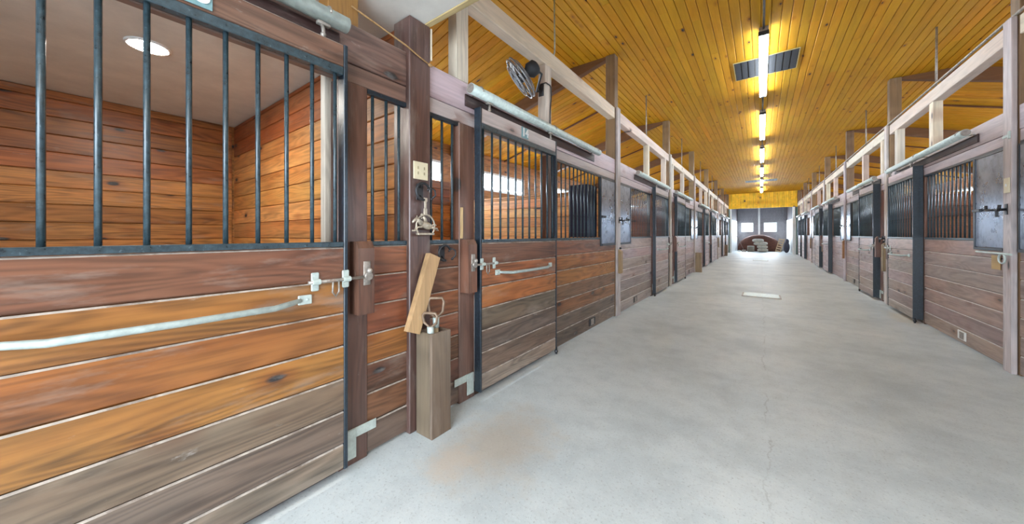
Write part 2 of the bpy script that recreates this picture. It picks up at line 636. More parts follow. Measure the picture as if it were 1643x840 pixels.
# sloping pine roof over the stalls on both sides
ANG = math.atan(SLOPE)
for side in (-1, 1):
    xo = OUT_L - 0.25 if side < 0 else OUT_R + 0.25
    zo = CEIL - SLOPE * (abs(xo) - KNEE)
    b = Mesh()
    b.prism([(side * KNEE, P0 + 0.06, CEIL + 0.04), (xo, P0 + 0.06, zo + 0.04), (xo, P0 + 0.06, zo + 0.10), (side * KNEE, P0 + 0.06, CEIL + 0.10)],
            (0, ENDY - P0, 0))
    roof = tag(b.build('ceiling_left' if side < 0 else 'ceiling_right', PINEBACK), kind='structure')
    L = (abs(xo) - KNEE) / math.cos(ANG) - 0.01
    down = Vector((side * math.cos(ANG), 0, -math.sin(ANG)))
    nin = Vector((side * math.sin(ANG), 0, math.cos(ANG)))         # up, away from the room
    far = []
    y = P0 + 0.08
    pw = 0.14
    wid = Vector((0, 1, 0))
    rot = Matrix((nin, down, wid)).transposed().to_4x4()
    while y < ENDY - 0.05:
        wd = min(pw, ENDY - y)
        c = Vector((side * KNEE, 0, CEIL)) + down * (L / 2 + 0.005) + nin * R.uniform(0, 0.003)
        c.y = y + wd / 2
        if y < 11.2:
            put('board', board_mesh(L, pw - 0.003, 0.018, 0.006, PX), roof, c, rot, jig((0.58, 0.27, 0.012), 0.14))
        else:
            far.append((Matrix.Translation(c) @ rot, L, wd - 0.003, 0.018))
        y += pw
    stuff_boards('far_board_rows', far, roof, PX, (0.58, 0.27, 0.012))
    # rafters from each tall post and a thin batten halfway
    for k in range(1, 8):
        yk = POST[k] - (0.06 if k == 7 else 0)
        x0 = side * ((WL if side < 0 else WR) + 0.02)
        z0 = CEIL
        x1 = xo
        z1 = CEIL - SLOPE * (abs(x1) - abs(x0))
        b = Mesh()
        b.prism([(x0, yk - 0.05, z0), (x1, yk - 0.05, z1), (x1, yk - 0.05, z1 + 0.20), (x0, yk - 0.05, z0 + 0.20 if False else z0 + 0.02)], (0, 0.10, 0)) if False else \
            b.prism([(x0, yk - 0.05, z0), (x1, yk - 0.05, z1), (x1, yk - 0.05, z1 + 0.19), (side * KNEE, yk - 0.05, CEIL - 0.002), (x0, yk - 0.05, z0 - 0.0005 + 0.001)], (0, 0.10, 0))
        o = b.build('rafter', LX, roof, color=(0.17, 0.075, 0.025))
        if k < 7:
            ym = yk + BAY / 2
            for yy in (ym,):
                b = Mesh()
                xs = side * (KNEE + 0.05)
                b.prism([(xs, yy, CEIL - SLOPE * 0.05 - 0.001), (x1, yy, zo - 0.001), (x1, yy, zo - 0.035), (xs, yy, CEIL - SLOPE * 0.05 - 0.035)], (0, 0.03, 0))
                b.build('batten', LX, roof, color=(0.16, 0.06, 0.02))

# low grey panel ceiling over the near end, with its pine fascia
b = Mesh()
b.box((OUT_L - 0.2, BACKY, LOFT), (OUT_R + 0.2, P0 + 0.04, LOFT + 0.06))
tag(b.build('ceiling_low', PLASTER), kind='structure')
b = Mesh()
b.box((-WL + 0.02, P0 + 0.042, LOFT - 0.006), (WR - 0.02, P0 + 0.082, LOFT + 0.16), 0.003)
tag(b.build('trim_1', LX, color=(0.55, 0.42, 0.20)), kind='structure')
b = Mesh()
b.box((-WL + 0.02, P0 + 0.084, LOFT + 0.012), (WR - 0.02, P0 + 0.104, LOFT + 0.17), 0.003)
tag(b.build('trim_2', LX, color=(0.40, 0.27, 0.10)), kind='structure')
b = Mesh()
b.box((OUT_L - 0.2, P0 - 0.06, LOFT + 0.065), (OUT_R + 0.2, P0 + 0.036, CEIL + 0.12))
tag(b.build('wall_loft', PINEBACK), kind='structure')

# outer walls with a high window in every bay
WIN_Z = (2.38, 2.86)
n_win = 0
for side in (-1, 1):
    xw = OUT_L if side < 0 else OUT_R
    xo = xw + side * 0.16
    top = CEIL - SLOPE * (abs(xw) - KNEE) + 0.06
    b = Mesh()
    b.box((xw, BACKY, 0), (xo, ENDY + 0.1, WIN_Z[0]))
    b.box((xw, BACKY, WIN_Z[1]), (xo, ENDY + 0.1, top))
    y = BACKY
    wins = []
    for k in range(1, 8):
        c = (POST[k - 1] + POST[k]) / 2
        w0, w1 = c - 0.95, c + 0.95
        if side < 0 and k == 1:
            w0, w1 = 3.1, 4.97
        wins.append((w0, w1))
        b.box((xw, y, WIN_Z[0]), (xo, w0, WIN_Z[1]))
        y = w1
    b.box((xw, y, WIN_Z[0]), (xo, ENDY + 0.1, WIN_Z[1]))
    wall = b.build('wall_left' if side < 0 else 'wall_right', WY, color=C_STALL)
    tag(wall, kind='structure')
    for (w0, w1) in wins:
        n_win += 1
        b = Mesh()
        xa, xb = xw - side * 0.012, xw + side * 0.10
        t = 0.05
        b.box((xa, w0, WIN_Z[0]), (xb, w1, WIN_Z[0] + t)).box((xa, w0, WIN_Z[1] - t), (xb, w1, WIN_Z[1]))
        b.box((xa, w0, WIN_Z[0] + t), (xb, w0 + t, WIN_Z[1] - t)).box((xa, w1 - t, WIN_Z[0] + t), (xb, w1, WIN_Z[1] - t))
        b.box((xa, (w0 + w1) / 2 - 0.02, WIN_Z[0] + t), (xb, (w0 + w1) / 2 + 0.02, WIN_Z[1] - t))
        win = tag(b.build('window_%d' % n_win, WHITE), kind='structure')
        for ya, yb in ((w0 + t, (w0 + w1) / 2 - 0.02), ((w0 + w1) / 2 + 0.02, w1 - t)):
            box('pane', win, (xw + side * 0.05, ya, WIN_Z[0] + t), (xw + side * 0.058, yb, WIN_Z[1] - t), GLASS, 0)
        area('daylight_stall_window', (xw - side * 0.02, (w0 + w1) / 2, 2.62), (xw - side * 2.0, (w0 + w1) / 2, 1.5), w1 - w0 - 0.1, 0.36, 62, DAY)
    # planks of the stall back walls that can be told apart
    if side < 0:
        zz = 0.02
        while zz < LOFT - 0.01:
            hgt = min(R.choice((0.165, 0.178, 0.172)), LOFT - zz - 0.004)
            if hgt > 0.03:
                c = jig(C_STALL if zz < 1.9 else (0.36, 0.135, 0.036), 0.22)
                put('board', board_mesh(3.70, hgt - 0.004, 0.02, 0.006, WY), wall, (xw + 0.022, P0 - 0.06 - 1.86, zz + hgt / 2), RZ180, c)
            zz += hgt
        zz = 0.02
        while zz < WIN_Z[0] - 0.05:
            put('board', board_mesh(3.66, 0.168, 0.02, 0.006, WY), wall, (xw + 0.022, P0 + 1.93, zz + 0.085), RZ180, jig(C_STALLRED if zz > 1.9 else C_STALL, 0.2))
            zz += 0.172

# unseen rear wall behind the camera, its wide open doorway added to let daylight in
b = Mesh()
b.box((OUT_L - 0.2, BACKY - 0.15, 0), (-1.78, BACKY, LOFT + 0.06)).box((1.78, BACKY - 0.15, 0), (OUT_R + 0.2, BACKY, LOFT + 0.06))
b.box((-1.78, BACKY - 0.15, 2.58), (1.78, BACKY, LOFT + 0.06))
tag(b.build('wall_rear', WX, color=C_STALL), kind='structure')
# plain plank wall beside the camera on the right (out of frame)
b = Mesh()
b.box((WR, BACKY, 0), (WR + 0.08, P0 - 0.09, LOFT))
tag(b.build('wall_near_right', WY, color=C_RED), kind='structure')

# ------------------------------------------------------------------ timber posts
def post(side, k):
    y = POST[k]
    nm = 'left' if side < 0 else 'right'
    x = sx(side, 0)
    if k == 0:
        lab = ('dark square timber post on left with cream switch plate and horse ornament' if side < 0
               else 'dark square timber post on right beside the camera')
        t = thing('timber_post', (x, y, 0), lab, 'post', 'timber posts of the stall rows')
        box('shaft', t, (sx(side, -0.03), y - 0.085, 0), (sx(side, 0.14), y + 0.085, LOFT - 0.003), WZ, 0.006, C_POST)
        if side < 0:
            box('edge_strip', t, (sx(side, -0.032), y + 0.087, HEAD1 + 0.01), (sx(side, 0.01), y + 0.099, LOFT - 0.01), LZ, 0.002, (0.7, 0.6, 0.45), 'pale wooden edge strip')
        return t
    how = ['', 'between steel feed doors', 'where two sliding doors meet', 'with steel feed doors', 'far down', 'farther down', 'near the far end', 'at the far opening'][k]
    extra = ' with a white switch plate' if (side > 0 and k == 1) else ''
    lab = '%s timber post of the %s row, %s' % (ORD[k].replace('nearest', 'first'), nm, how) + extra
    t = thing('timber_post', (x, y, 0), lab, 'post', 'timber posts of the stall rows')
    box('shaft', t, (sx(side, 0.003), y - 0.075, 0), (sx(side, 0.15), y + 0.075, CEIL - 0.002), LZ, 0.006, jig((0.24, 0.15, 0.075)))
    if k < 7:
        box('trim_board', t, (sx(side, -0.035), y - 0.05, 0), (sx(side, 0.0), y + 0.085, 3.265), LZ, 0.004, jig((0.46, 0.39, 0.35)) if side < 0 else jig((0.52, 0.47, 0.47), 0.05), 'pale grey trim board')
    else:
        box('trim_board', t, (sx(side, -0.06), y - 0.10, 0), (sx(side, 0.0), y + 0.06, 3.04), GREEN, 0.004, None, 'dark green trim board')
    return t


POSTS = {}
for side in (-1, 1):
    for k in range(8):
        POSTS[(side, k)] = post(side, k)


# ------------------------------------------------------------------ stall fronts and sliding doors
def row_color(side, k, i, part):
    if k <= 1 and side < 0:
        if part == 'door0':
            return (C_RED, C_ORANGE, C_ORANGE, C_GOLD, C_GREY, C_GREY, C_PALE)[i]
        if part == 'side0':
            return ((0.26, 0.10, 0.045), (0.21, 0.07, 0.035), (0.20, 0.065, 0.03), C_ORANGE, C_DARK, (0.19, 0.09, 0.045), C_GREY)[i]
        if part == 'side1':
            return (C_RED, C_RED, (0.28, 0.11, 0.05), (0.24, 0.09, 0.045), C_RED, C_DARK, C_GREY)[i]
        if part == 'door1':
            return (C_RED, (0.30, 0.115, 0.042), (0.33, 0.125, 0.038), C_GREY, C_GREY, C_GREY, C_PALE)[i]
        return ((0.23, 0.09, 0.042), (0.30, 0.12, 0.04), (0.32, 0.13, 0.04), (0.20, 0.11, 0.06), (0.23, 0.11, 0.05), C_GREY, C_GREY)[i]
    if side > 0 and k <= 2 and part == 'fix':
        return ((0.29, 0.20, 0.18), (0.33, 0.245, 0.22), (0.34, 0.255, 0.225), (0.34, 0.25, 0.20), (0.33, 0.245, 0.20), (0.29, 0.22, 0.195), (0.31, 0.245, 0.21))[i]
    return (C_MAUVE, C_MAUVE, (0.33, 0.245, 0.21), C_MAUVE, (0.28, 0.22, 0.20), (0.265, 0.21, 0.18), (0.31, 0.255, 0.22))[i]


def row_boards(side, k, parent, y0, y1, p, z_rows, part, near, bottom=None):
    wood = WY if (side < 0 and k <= 1) else WM2
    L = abs(y1 - y0)
    yc = (y0 + y1) / 2
    if near:
        for i, z in enumerate(z_rows):
            h = PITCH - 0.003
            zc = z
            if bottom is not None and z - PITCH / 2 < bottom:
                top = z + PITCH / 2 - 0.0015
                h = top - bottom
                zc = (top + bottom) / 2
            put('board', board_mesh(L, h, 0.035, 0.0065, wood, DUST if wood is WY else DUST2), parent, (sx(side, p + R.uniform(-0.002, 0.002)), yc, zc), srot(side), jig(row_color(side, k, i, part), 0.10))
    else:
        me_v, pieces = [], []
        for i, z in enumerate(z_rows):
            h = PITCH - 0.003
            zc = z
            if bottom is not None and z - PITCH / 2 < bottom:
                top = z + PITCH / 2
                h = top - bottom
                zc = (top + bottom) / 2
            pieces.append((Matrix.Translation((sx(side, p), yc, zc)) @ srot(side), L, h - 0.003, 0.035))
        stuff_boards('board_rows', pieces, parent, WM2, jig(C_MAUVE, 0.08))


def bars(side, parent, ys, p, z0, z1, r=0.0095, seg=8):
    me = bar_mesh(r, z1 - z0, seg, BARS)
    for y in ys:
        put('bar', me, parent, (sx(side, p), y, (z0 + z1) / 2))


def stall_front(side, k, even, odd):
    """the fixed boarding of one stall: even = y of the door-side post, odd = y of the feed-door-side post"""
    s = 1 if odd > even else -1
    nm = 'left' if side < 0 else 'right'
    y_of = lambda t: even + s * t
    span = abs(odd - even)
    near = k <= 3
    dstart = {0: 0.51, 1: 0.53}.get(k, 0.50) if side < 0 else 0.47
    labs = {(-1, 0): 'fixed boarding of the nearest left stall, three bars beside the ornament post',
            (-1, 1): 'fixed boarding with bars and steel feed door right of the door numbered 14',
            (-1, 2): 'fixed boarding with bright steel feed door just beyond first left trim post',
            (1, 1): 'fixed dark boarding at the right edge of the frame beside the camera',
            (1, 2): 'large fixed boarding with bars and mottled steel feed door, nearest on right'}
    lab = labs.get((side, k), 'fixed boarding with bars of the %s stall along the %s side' % (ORD[k] if k else 'nearest', nm))
    t = thing('stall_front', (sx(side, 0), (even + odd) / 2, 0), lab, 'stall wall', 'fixed stall fronts along the aisle')
    hp = 0.085
    ja, jb = dstart - 0.155, dstart - 0.005            # jamb
    # small panel between post and jamb
    row_boards(side, k, t, y_of(hp), y_of(ja), 0.0, ROWS, 'side0' if k == 0 else 'side1', near)
    n = 3
    if k <= 5:
        bars(side, t, [y_of(hp + 0.045 + i * (ja - hp - 0.09) / (n - 1)) for i in range(n)], 0.02, RAIL + 0.02, HEAD0 - 0.01)
    for (a, c) in ((hp, ja),):
        box('rail', t, (sx(side, -0.006), y_of(a), RAIL), (sx(side, 0.04), y_of(c), RAIL + 0.026), BARS, 0.003)
        box('lintel_strip', t, (sx(side, 0.0), y_of(a), HEAD0 - 0.028), (sx(side, 0.035), y_of(c), HEAD0 - 0.001), BLACK, 0.003)
    box('jamb', t, (sx(side, -0.008), y_of(ja + 0.002), 0), (sx(side, 0.075), y_of(jb + 0.02), HEAD0 - 0.001), WZ, 0.005, jig((0.15, 0.085, 0.065)))
    # latch block on the jamb with a chamfered top
    b = Mesh()
    ya, yb = y_of(ja + 0.012), y_of(ja + 0.105)
    xb_, xf = sx(side, -0.009), sx(side, -0.095)
    b.prism([(xb_, ya, 0.84), (xf, ya, 0.84), (xf, ya, 1.20), (xf + (xb_ - xf) * 0.3, ya, 1.238), (xb_, ya, 1.238)], (0, yb - ya, 0))
    lb = b.build('latch_block', WZ, t, color=jig((0.15, 0.075, 0.055)))
    if k <= 3:
        b = Mesh()
        b.tube([(sx(side, -0.096), (ya + yb) / 2, 1.05), (sx(side, -0.125), (ya + yb) / 2, 1.05)], 0.022, 8)
        b.ball((sx(side, -0.125), (ya + yb) / 2, 1.08), 0.016, 8, 6)
        b.box((sx(side, -0.096), (ya + yb) / 2 - 0.02, 1.0), (sx(side, -0.102), (ya + yb) / 2 + 0.02, 1.13), 0.002)
        b.build('keeper', RUST, lb, True)
    # galvanized floor guide at the jamb
    if k <= 3:
        b = Mesh()
        b.box((sx(side, -0.008), y_of(ja - 0.05), 0.145), (sx(side, -0.013), y_of(jb), 0.20), 0.002)
        b.box((sx(side, -0.014), y_of(jb - 0.075), 0.04), (sx(side, -0.02), y_of(jb), 0.20), 0.002)
        b.build('floor_guide', GALV, t)
    box('leak_stop_board', t, (sx(side, 0.0), y_of(jb + 0.022), 0.0), (sx(side, 0.06), y_of(dstart + 1.155), 0.075), WY, 0.003, (0.05, 0.025, 0.018), 'dark board added to stop light under the door')  # added to block light leaking under the door, dark like the shaded gap
    # far side of the door opening
    c0 = dstart + 1.22
    box('opening_jamb', t, (sx(side, 0.0), y_of(c0 - 0.06), 0), (sx(side, 0.09), y_of(c0 + 0.015), HEAD0 - 0.001), WZ, 0.004, jig(C_DARK))
    e1 = span - hp
    pl = 0.60 if k else 0.60                               # feed door width zone
    row_boards(side, k, t, y_of(c0 + 0.02), y_of(e1), 0.0, ROWS, 'fix', near)
    f1 = e1 - pl
    nb = int((f1 - c0 - 0.06) / 0.106)
    if k <= 5:
        bars(side, t, [y_of(c0 + 0.075 + i * 0.106) for i in range(nb)], 0.02, RAIL + 0.02, HEAD0 - 0.01)
    box('rail', t, (sx(side, -0.006), y_of(c0 + 0.02), RAIL), (sx(side, 0.04), y_of(f1), RAIL + 0.026), BARS, 0.003)
    box('lintel_strip', t, (sx(side, 0.0), y_of(c0 + 0.02), HEAD0 - 0.028), (sx(side, 0.035), y_of(e1), HEAD0 - 0.001), BLACK, 0.003)
    # steel feed door in its black frame
    fa, fb = f1 + 0.01, e1 - 0.012
    fd = Mesh()
    fd.box((sx(side, -0.012), y_of(fa + 0.018), 1.145), (sx(side, -0.004), y_of(fb - 0.018), HEAD0 - 0.045), 0.002)
    fdo = fd.build('feed_door', PLATE, t, label='mottled bluish steel feed door')
    b = Mesh()
    b.box((sx(side, -0.02), y_of(fa - 0.012), 1.115), (sx(side, 0.0), y_of(fa + 0.018), HEAD0 - 0.03), 0.002)
    b.box((sx(side, -0.016), y_of(fb - 0.018), 1.115), (sx(side, 0.0), y_of(fb), HEAD0 - 0.03), 0.002)
    b.box((sx(side, -0.016), y_of(fa + 0.019), HEAD0 - 0.045), (sx(side, 0.0), y_of(fb - 0.019), HEAD0 - 0.030), 0.002)
    b.box((sx(side, -0.028), y_of(fa + 0.019), 1.115), (sx(side, 0.0), y_of(fb - 0.019), 1.142), 0.002)
    b.build('feed_door_frame', BLACK, fdo)
    box('feed_backing', t, (sx(side, 0.004), y_of(fa), RAIL + 0.03), (sx(side, 0.03), y_of(fb), HEAD0 - 0.03), BLACKGAP, 0)
    if k <= 4:
        b = Mesh()
        b.box((sx(side, -0.013), y_of(fa + 0.0), 1.515), (sx(side, -0.034), y_of(fa + 0.15), 1.545), 0.003)
        b.build('slide_bolt', DARKMETAL, fdo)
    if side < 0 and k == 1:
        b = Mesh()
        b.box((sx(side, 0.05), 4.27, 1.24), (sx(side, 0.34), y_of(f1 + 0.02), 1.96), 0.01)
        b.build('feed_box', plain('blue_black_steel', (0.018, 0.026, 0.055), 0.4, 0.3), t, label='blue black steel feed box behind the bars')
    # cover plate in the bottom board
    if near and k:
        yc = y_of((c0 + e1) / 2 + 0.12)
        zc = ROWS[6] + 0.01
        b = Mesh()
        b.box((sx(side, -0.002), yc - 0.10, zc - 0.05), (sx(side, -0.008), yc + 0.10, zc + 0.05), 0.002)
        cp = b.build('cover_plate', WHITE if (side > 0 and k == 2) else DARKMETAL, t, label='small cover plate in the bottom board')
        box('socket', cp, (sx(side, -0.009), yc - 0.055, zc - 0.04), (sx(side, -0.014), yc + 0.04, zc + 0.04), RUST, 0.002)
    # header boards from post to post
    ha, hb = 0.077, span - 0.077
    if k == 0:
        ha = 0.088
    zsplit = ((HEAD0, HEADM - 0.002, 0.004), (HEADM + 0.002, HEAD1, 0.0))
    for z0, z1, pp in zsplit:
        put('header_board', board_mesh(hb - ha, z1 - z0, 0.04, 0.004, WH if k else WY, DUST if z1 == HEAD1 else None), t, (sx(side, pp), y_of((ha + hb) / 2), (z0 + z1) / 2), srot(side), jig(C_HEAD if k else (0.16, 0.095, 0.075)))
    return t


def sliding_door(side, k, even, odd):
    s = 1 if odd > even else -1
    nm = 'left' if side < 0 else 'right'
    y_of = lambda t: even + s * t
    dstart = {0: 0.51, 1: 0.53}.get(k, 0.50) if side < 0 else 0.47
    a, c = dstart, dstart + 1.22
    P = -0.078 if side < 0 else -0.10
    labs = {(-1, 0): 'largest sliding stall door, orange brown boards and blue black bars, at far left',
            (-1, 1): 'sliding stall door with white number 14 on its top board',
            (-1, 2): 'greyish sliding stall door just before second left trim post',
            (1, 2): 'nearest sliding door on right with thick black edge and curved pull handle',
            (1, 1): 'sliding stall door on right side beside the camera'}
    lab = labs.get((side, k), 'grey brown barred sliding door of the %s stall along the %s side' % (ORD[k], nm))
    t = thing('stall_door', (sx(side, P), y_of((a + c) / 2), 0), lab, 'door', 'sliding stall doors along the aisle')
    near = k <= 3
    ch = 0.022
    row_boards(side, k, t, y_of(a + ch), y_of(c - ch), P, ROWS, 'door%d' % k if k < 2 else 'door', near, 0.055)
    box('rail', t, (sx(side, P - 0.006), y_of(a + ch), RAIL + 0.001), (sx(side, P + 0.04), y_of(c - ch), RAIL + 0.027), BARS, 0.003)
    # upper angle iron, bars and top board
    box('angle_iron', t, (sx(side, P - 0.004), y_of(a + ch), 2.105), (sx(side, P + 0.04), y_of(c - ch), 2.147), BARS, 0.004)
    nb = 11
    if k <= 5:
        bars(side, t, [y_of(a + 0.057 + i * (1.22 - 0.114) / (nb - 1)) for i in range(nb)], P + 0.018, RAIL + 0.026, 2.106)
    put('top_board', board_mesh(1.22 - 2 * ch, 0.115, 0.035, 0.005, WH if k else WY, DUST), t, (sx(side, P), y_of((a + c) / 2), 2.2065), srot(side), jig(C_HEAD if k else (0.19, 0.10, 0.065)))
    for q, (e0, e1) in enumerate(((a, a + ch), (c - ch, c))):
        dp = 0.06 if side < 0 else 0.095
        box('edge_channel', t, (sx(side, P - 0.005), y_of(e0), 0.05), (sx(side, P + dp), y_of(e1 - 0.0015), 2.266), BLACK, 0.003)
    # pull handle: a bent pipe with flattened ends
    if k <= 4:
        h0, h1 = a + 0.19, a + 1.09
        x0, x1 = sx(side, P - 0.010), sx(side, P - 0.062)
        zh = 0.965
        b = Mesh()
        pts = [(x0, y_of(h0 + 0.04), zh), (x0 + (x1 - x0) * 0.35, y_of(h0 + 0.08), zh - 0.004), (x1, y_of(h0 + 0.16), zh - 0.010), (x1, y_of((h0 + h1) / 2), zh - 0.012),
               (x1, y_of(h1 - 0.16), zh - 0.010), (x0 + (x1 - x0) * 0.35, y_of(h1 - 0.08), zh - 0.004), (x0, y_of(h1 - 0.04), zh)]
        b.tube(pts, [0.010, 0.0125, 0.0135, 0.0135, 0.0135, 0.0125, 0.010], 10)
        hd = b.build('pull_handle', plain('dimmed_galvanized', (0.36, 0.41, 0.385), 0.5, 0.2, 0.2, 25, 0.1) if 'dimmed_galvanized' not in MATS else MATS['dimmed_galvanized'], t, True, label='curved galvanized pull handle')  # galvanized tone lowered to offset the glare of the near lamps
        for yy in (h0 + 0.02, h1 - 0.02):
            bb = Mesh()
            bb.box((sx(side, P - 0.003), y_of(yy - 0.03), zh - 0.022), (sx(side, P - 0.013), y_of(yy + 0.03), zh + 0.022), 0.003)
            bb.ball((sx(side, P - 0.014), y_of(yy - 0.008), zh), 0.006, 8, 5)
            bb.build('handle_foot', GALV, hd)
    # slide bolt
    if k <= 3:
        zb = 1.045
        b = Mesh()
        b.tube([(sx(side, P - 0.022), y_of(a + 0.20), zb), (sx(side, P - 0.022), y_of(a - 0.075), zb)], 0.008, 8)
        bt = b.build('slide_bolt', RUST, t, True)
        b = Mesh()
        for yy in (a + 0.165, a + 0.015):
            b.box((sx(side, P - 0.004), y_of(yy - 0.018), zb - 0.045), (sx(side, P - 0.010), y_of(yy + 0.018), zb + 0.045), 0.004)
            b.tube([(sx(side, P - 0.022), y_of(yy - 0.018), zb), (sx(side, P - 0.022), y_of(yy + 0.018), zb)], 0.014, 8)
        b.build('bolt_keeper', GALV, bt)
        b = Mesh()
        b.tube([(sx(side, P - 0.022), y_of(a + 0.085), zb), (sx(side, P - 0.022), y_of(a + 0.088), zb - 0.06), (sx(side, P - 0.022), y_of(a + 0.072), zb - 0.082),
                (sx(side, P - 0.022), y_of(a + 0.056), zb - 0.06), (sx(side, P - 0.022), y_of(a + 0.056), zb)], 0.005, 6)
        b.build('bolt_loop', RUST, bt, True)
    # hangers from the track
    zt, ptk = 2.375, P + 0.005
    for yy in (a + 0.12, c - 0.12):
        if k <= 4:
            b = Mesh()
            xt = sx(side, ptk)
            b.tube([(xt, y_of(yy), 2.262), (xt, y_of(yy), 2.29), (xt, y_of(yy + 0.006), 2.325)], 0.009, 8)
            b.box((sx(side, ptk - 0.014), y_of(yy - 0.03), 2.316), (sx(side, ptk + 0.014), y_of(yy + 0.03), 2.332), 0.002)
            b.ball((xt, y_of(yy), 2.272), 0.014, 8, 6)
            b.build('hanger', RUST, t, True)
    # floor roller at the far edge
    if k <= 3:
        b = Mesh()
        b.tube([(sx(side, P + 0.01), y_of(c + 0.012), 0.0), (sx(side, P + 0.01), y_of(c + 0.012), 0.075)], 0.012, 8)
        b.ball((sx(side, P + 0.01), y_of(c + 0.012), 0.03), 0.02, 8, 6)
        tag(b.build('door_stop', DARKMETAL), 'small iron floor stop at the %s door on the %s, foot of its edge' % (ORD[k], nm), 'door stop', 'iron floor stops of the doors')
    return t


def track(side, k, even, odd):
    s = 1 if odd > even else -1
    nm = 'left' if side < 0 else 'right'
    y_of = lambda t: even + s * t
    P = (-0.078 if side < 0 else -0.10) + 0.005
    t0, t1 = (0.51, 3.0) if k == 0 else (0.43, 2.93)
    if side > 0 and k == 2:
        t0, t1 = 0.42, 3.22
    labs = {(-1, 0): 'galvanized pipe track over the largest door at top left',
            (-1, 1): 'long galvanized pipe track above the door numbered 14'}
    lab = labs.get((side, k), 'galvanized pipe track over the %s door along the %s side' % (ORD[k], nm))
    t = thing('door_track', (sx(side, P), y_of((t0 + t1) / 2), 2.335), lab, 'track', 'pipe tracks over the sliding doors')
    b = Mesh()
    b.tube([(sx(side, P), y_of(t0), 2.375), (sx(side, P), y_of(t1), 2.375)], 0.040, 14)
    b.build('pipe', GALV, t, True)
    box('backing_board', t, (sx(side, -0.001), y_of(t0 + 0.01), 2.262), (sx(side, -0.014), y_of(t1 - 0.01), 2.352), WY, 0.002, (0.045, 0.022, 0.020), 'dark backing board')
    for q, yy in enumerate((t0 + 0.10, (t0 + t1) / 2, t1 - 0.10)):
        b = Mesh()
        pts = []
        for i in range(9):
            an = PI * (0.0 + i / 8)
            pts.append((sx(side, P + 0.043 * math.cos(an)), y_of(yy), 2.375 + 0.043 * math.sin(an)))
        b.tube([(sx(side, 0.0), y_of(yy), 2.36), (sx(side, P + 0.043), y_of(yy), 2.36)] + pts, 0.006, 6)
        b.build('bracket', RUST, t, True)
    for ta, tb in ((t0 - 0.004, t0), (t1, t1 + 0.004)):
        b = Mesh()
        b.tube([(sx(side, P), y_of(ta), 2.375), (sx(side, P), y_of(tb), 2.375)], 0.036, 14)
        b.build('end_cap', RUST, t)
    return t


def upper_beam(side, k, y0, y1):
    nm = 'left' if side < 0 else 'right'
    lab = '%s upper lumber rail with studs between posts along the %s side' % ({1: 'nearest', 2: 'second', 3: 'third', 4: 'fourth', 5: 'fifth', 6: 'sixth', 7: 'seventh'}[k], nm)
    t = thing('upper_rail', (sx(side, 0), (y0 + y1) / 2, HEAD1), lab, 'beam', 'upper lumber rails above the stalls')
    z0, z1 = 3.08, 3.25
    ya = y0 + (0.09 if k > 1 else 0.11)
    yb = y1 - 0.055
    box('rail', t, (sx(side, 0.0), ya, z0), (sx(side, 0.11), y1 - 0.078, z1), LY, 0.005, jig(C_LUMBER, 0.06))
    even_first = k % 2 == 1
    y_of = (lambda q: y0 + q) if even_first else (lambda q: y1 - q)
    for q in ((0.42, 1.71) if k == 1 and side < 0 else (0.44, 1.93)):
        col = jig(C_LUMBER, 0.12)
        yy = y_of(q)
        box('stud', t, (sx(side, 0.0), yy - 0.065, HEAD1 + 0.001), (sx(side, 0.09), yy + 0.065, z0 - 0.001), LZ, 0.004, col)
    ym = (y0 + y1) / 2 if k > 1 else 3.33
    b = Mesh()
    if k == 1 and side < 0:
        b.tube([(sx(side, 0.04), ym, CEIL), (sx(side, 0.04), ym + 0.01, 3.45), (sx(side, 0.035), ym, 3.33), (sx(side, 0.03), ym - 0.03, 3.27), (sx(side, 0.03), ym - 0.04, z1)], 0.009, 8)
        b.build('conduit', GALV, t, True, label='grey conduit bending onto the rail')
    else:
        b.tube([(sx(side, 0.05), ym - 0.02, CEIL), (sx(side, 0.05), ym, z1)], 0.012, 8)
        b.build('hanger_rod', RUST, t, True, label='thin dark hanger rod up to the ceiling')
    return t


def bay_posts(k):
    """y of the even (door side) and odd (feed door side) posts of bay k, between posts k-1 and k"""
    lo = POST[0] - BAY if k == 0 else POST[k - 1]
    hi = POST[k]
    even_is_hi = (k % 2 == 0)
    return (hi, lo) if even_is_hi else (lo, hi)


for side in (-1, 1):
    for k in range(0 if side < 0 else 1, 8):
        even, odd = bay_posts(k)
        stall_front(side, k, even, odd)
        sliding_door(side, k, even, odd)
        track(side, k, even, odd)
        if k >= 1:
            upper_beam(side, k, POST[k - 1], POST[k])

# door number plates (the near one is cut by the top of the frame)
def text_mesh(body, size, depth, name):
    cu = bpy.data.curves.new(name, 'FONT')
    cu.body = body
    cu.size = size
    cu.extrude = depth
    cu.align_x = 'CENTER'
    cu.align_y = 'CENTER'
    cu.offset = 0.002
    ob = bpy.data.objects.new(name, cu)
    COL.objects.link(ob)
    dg = bpy.context.evaluated_depsgraph_get()
    me = bpy.data.meshes.new_from_object(ob.evaluated_get(dg))
    bpy.data.objects.remove(ob)
    return me


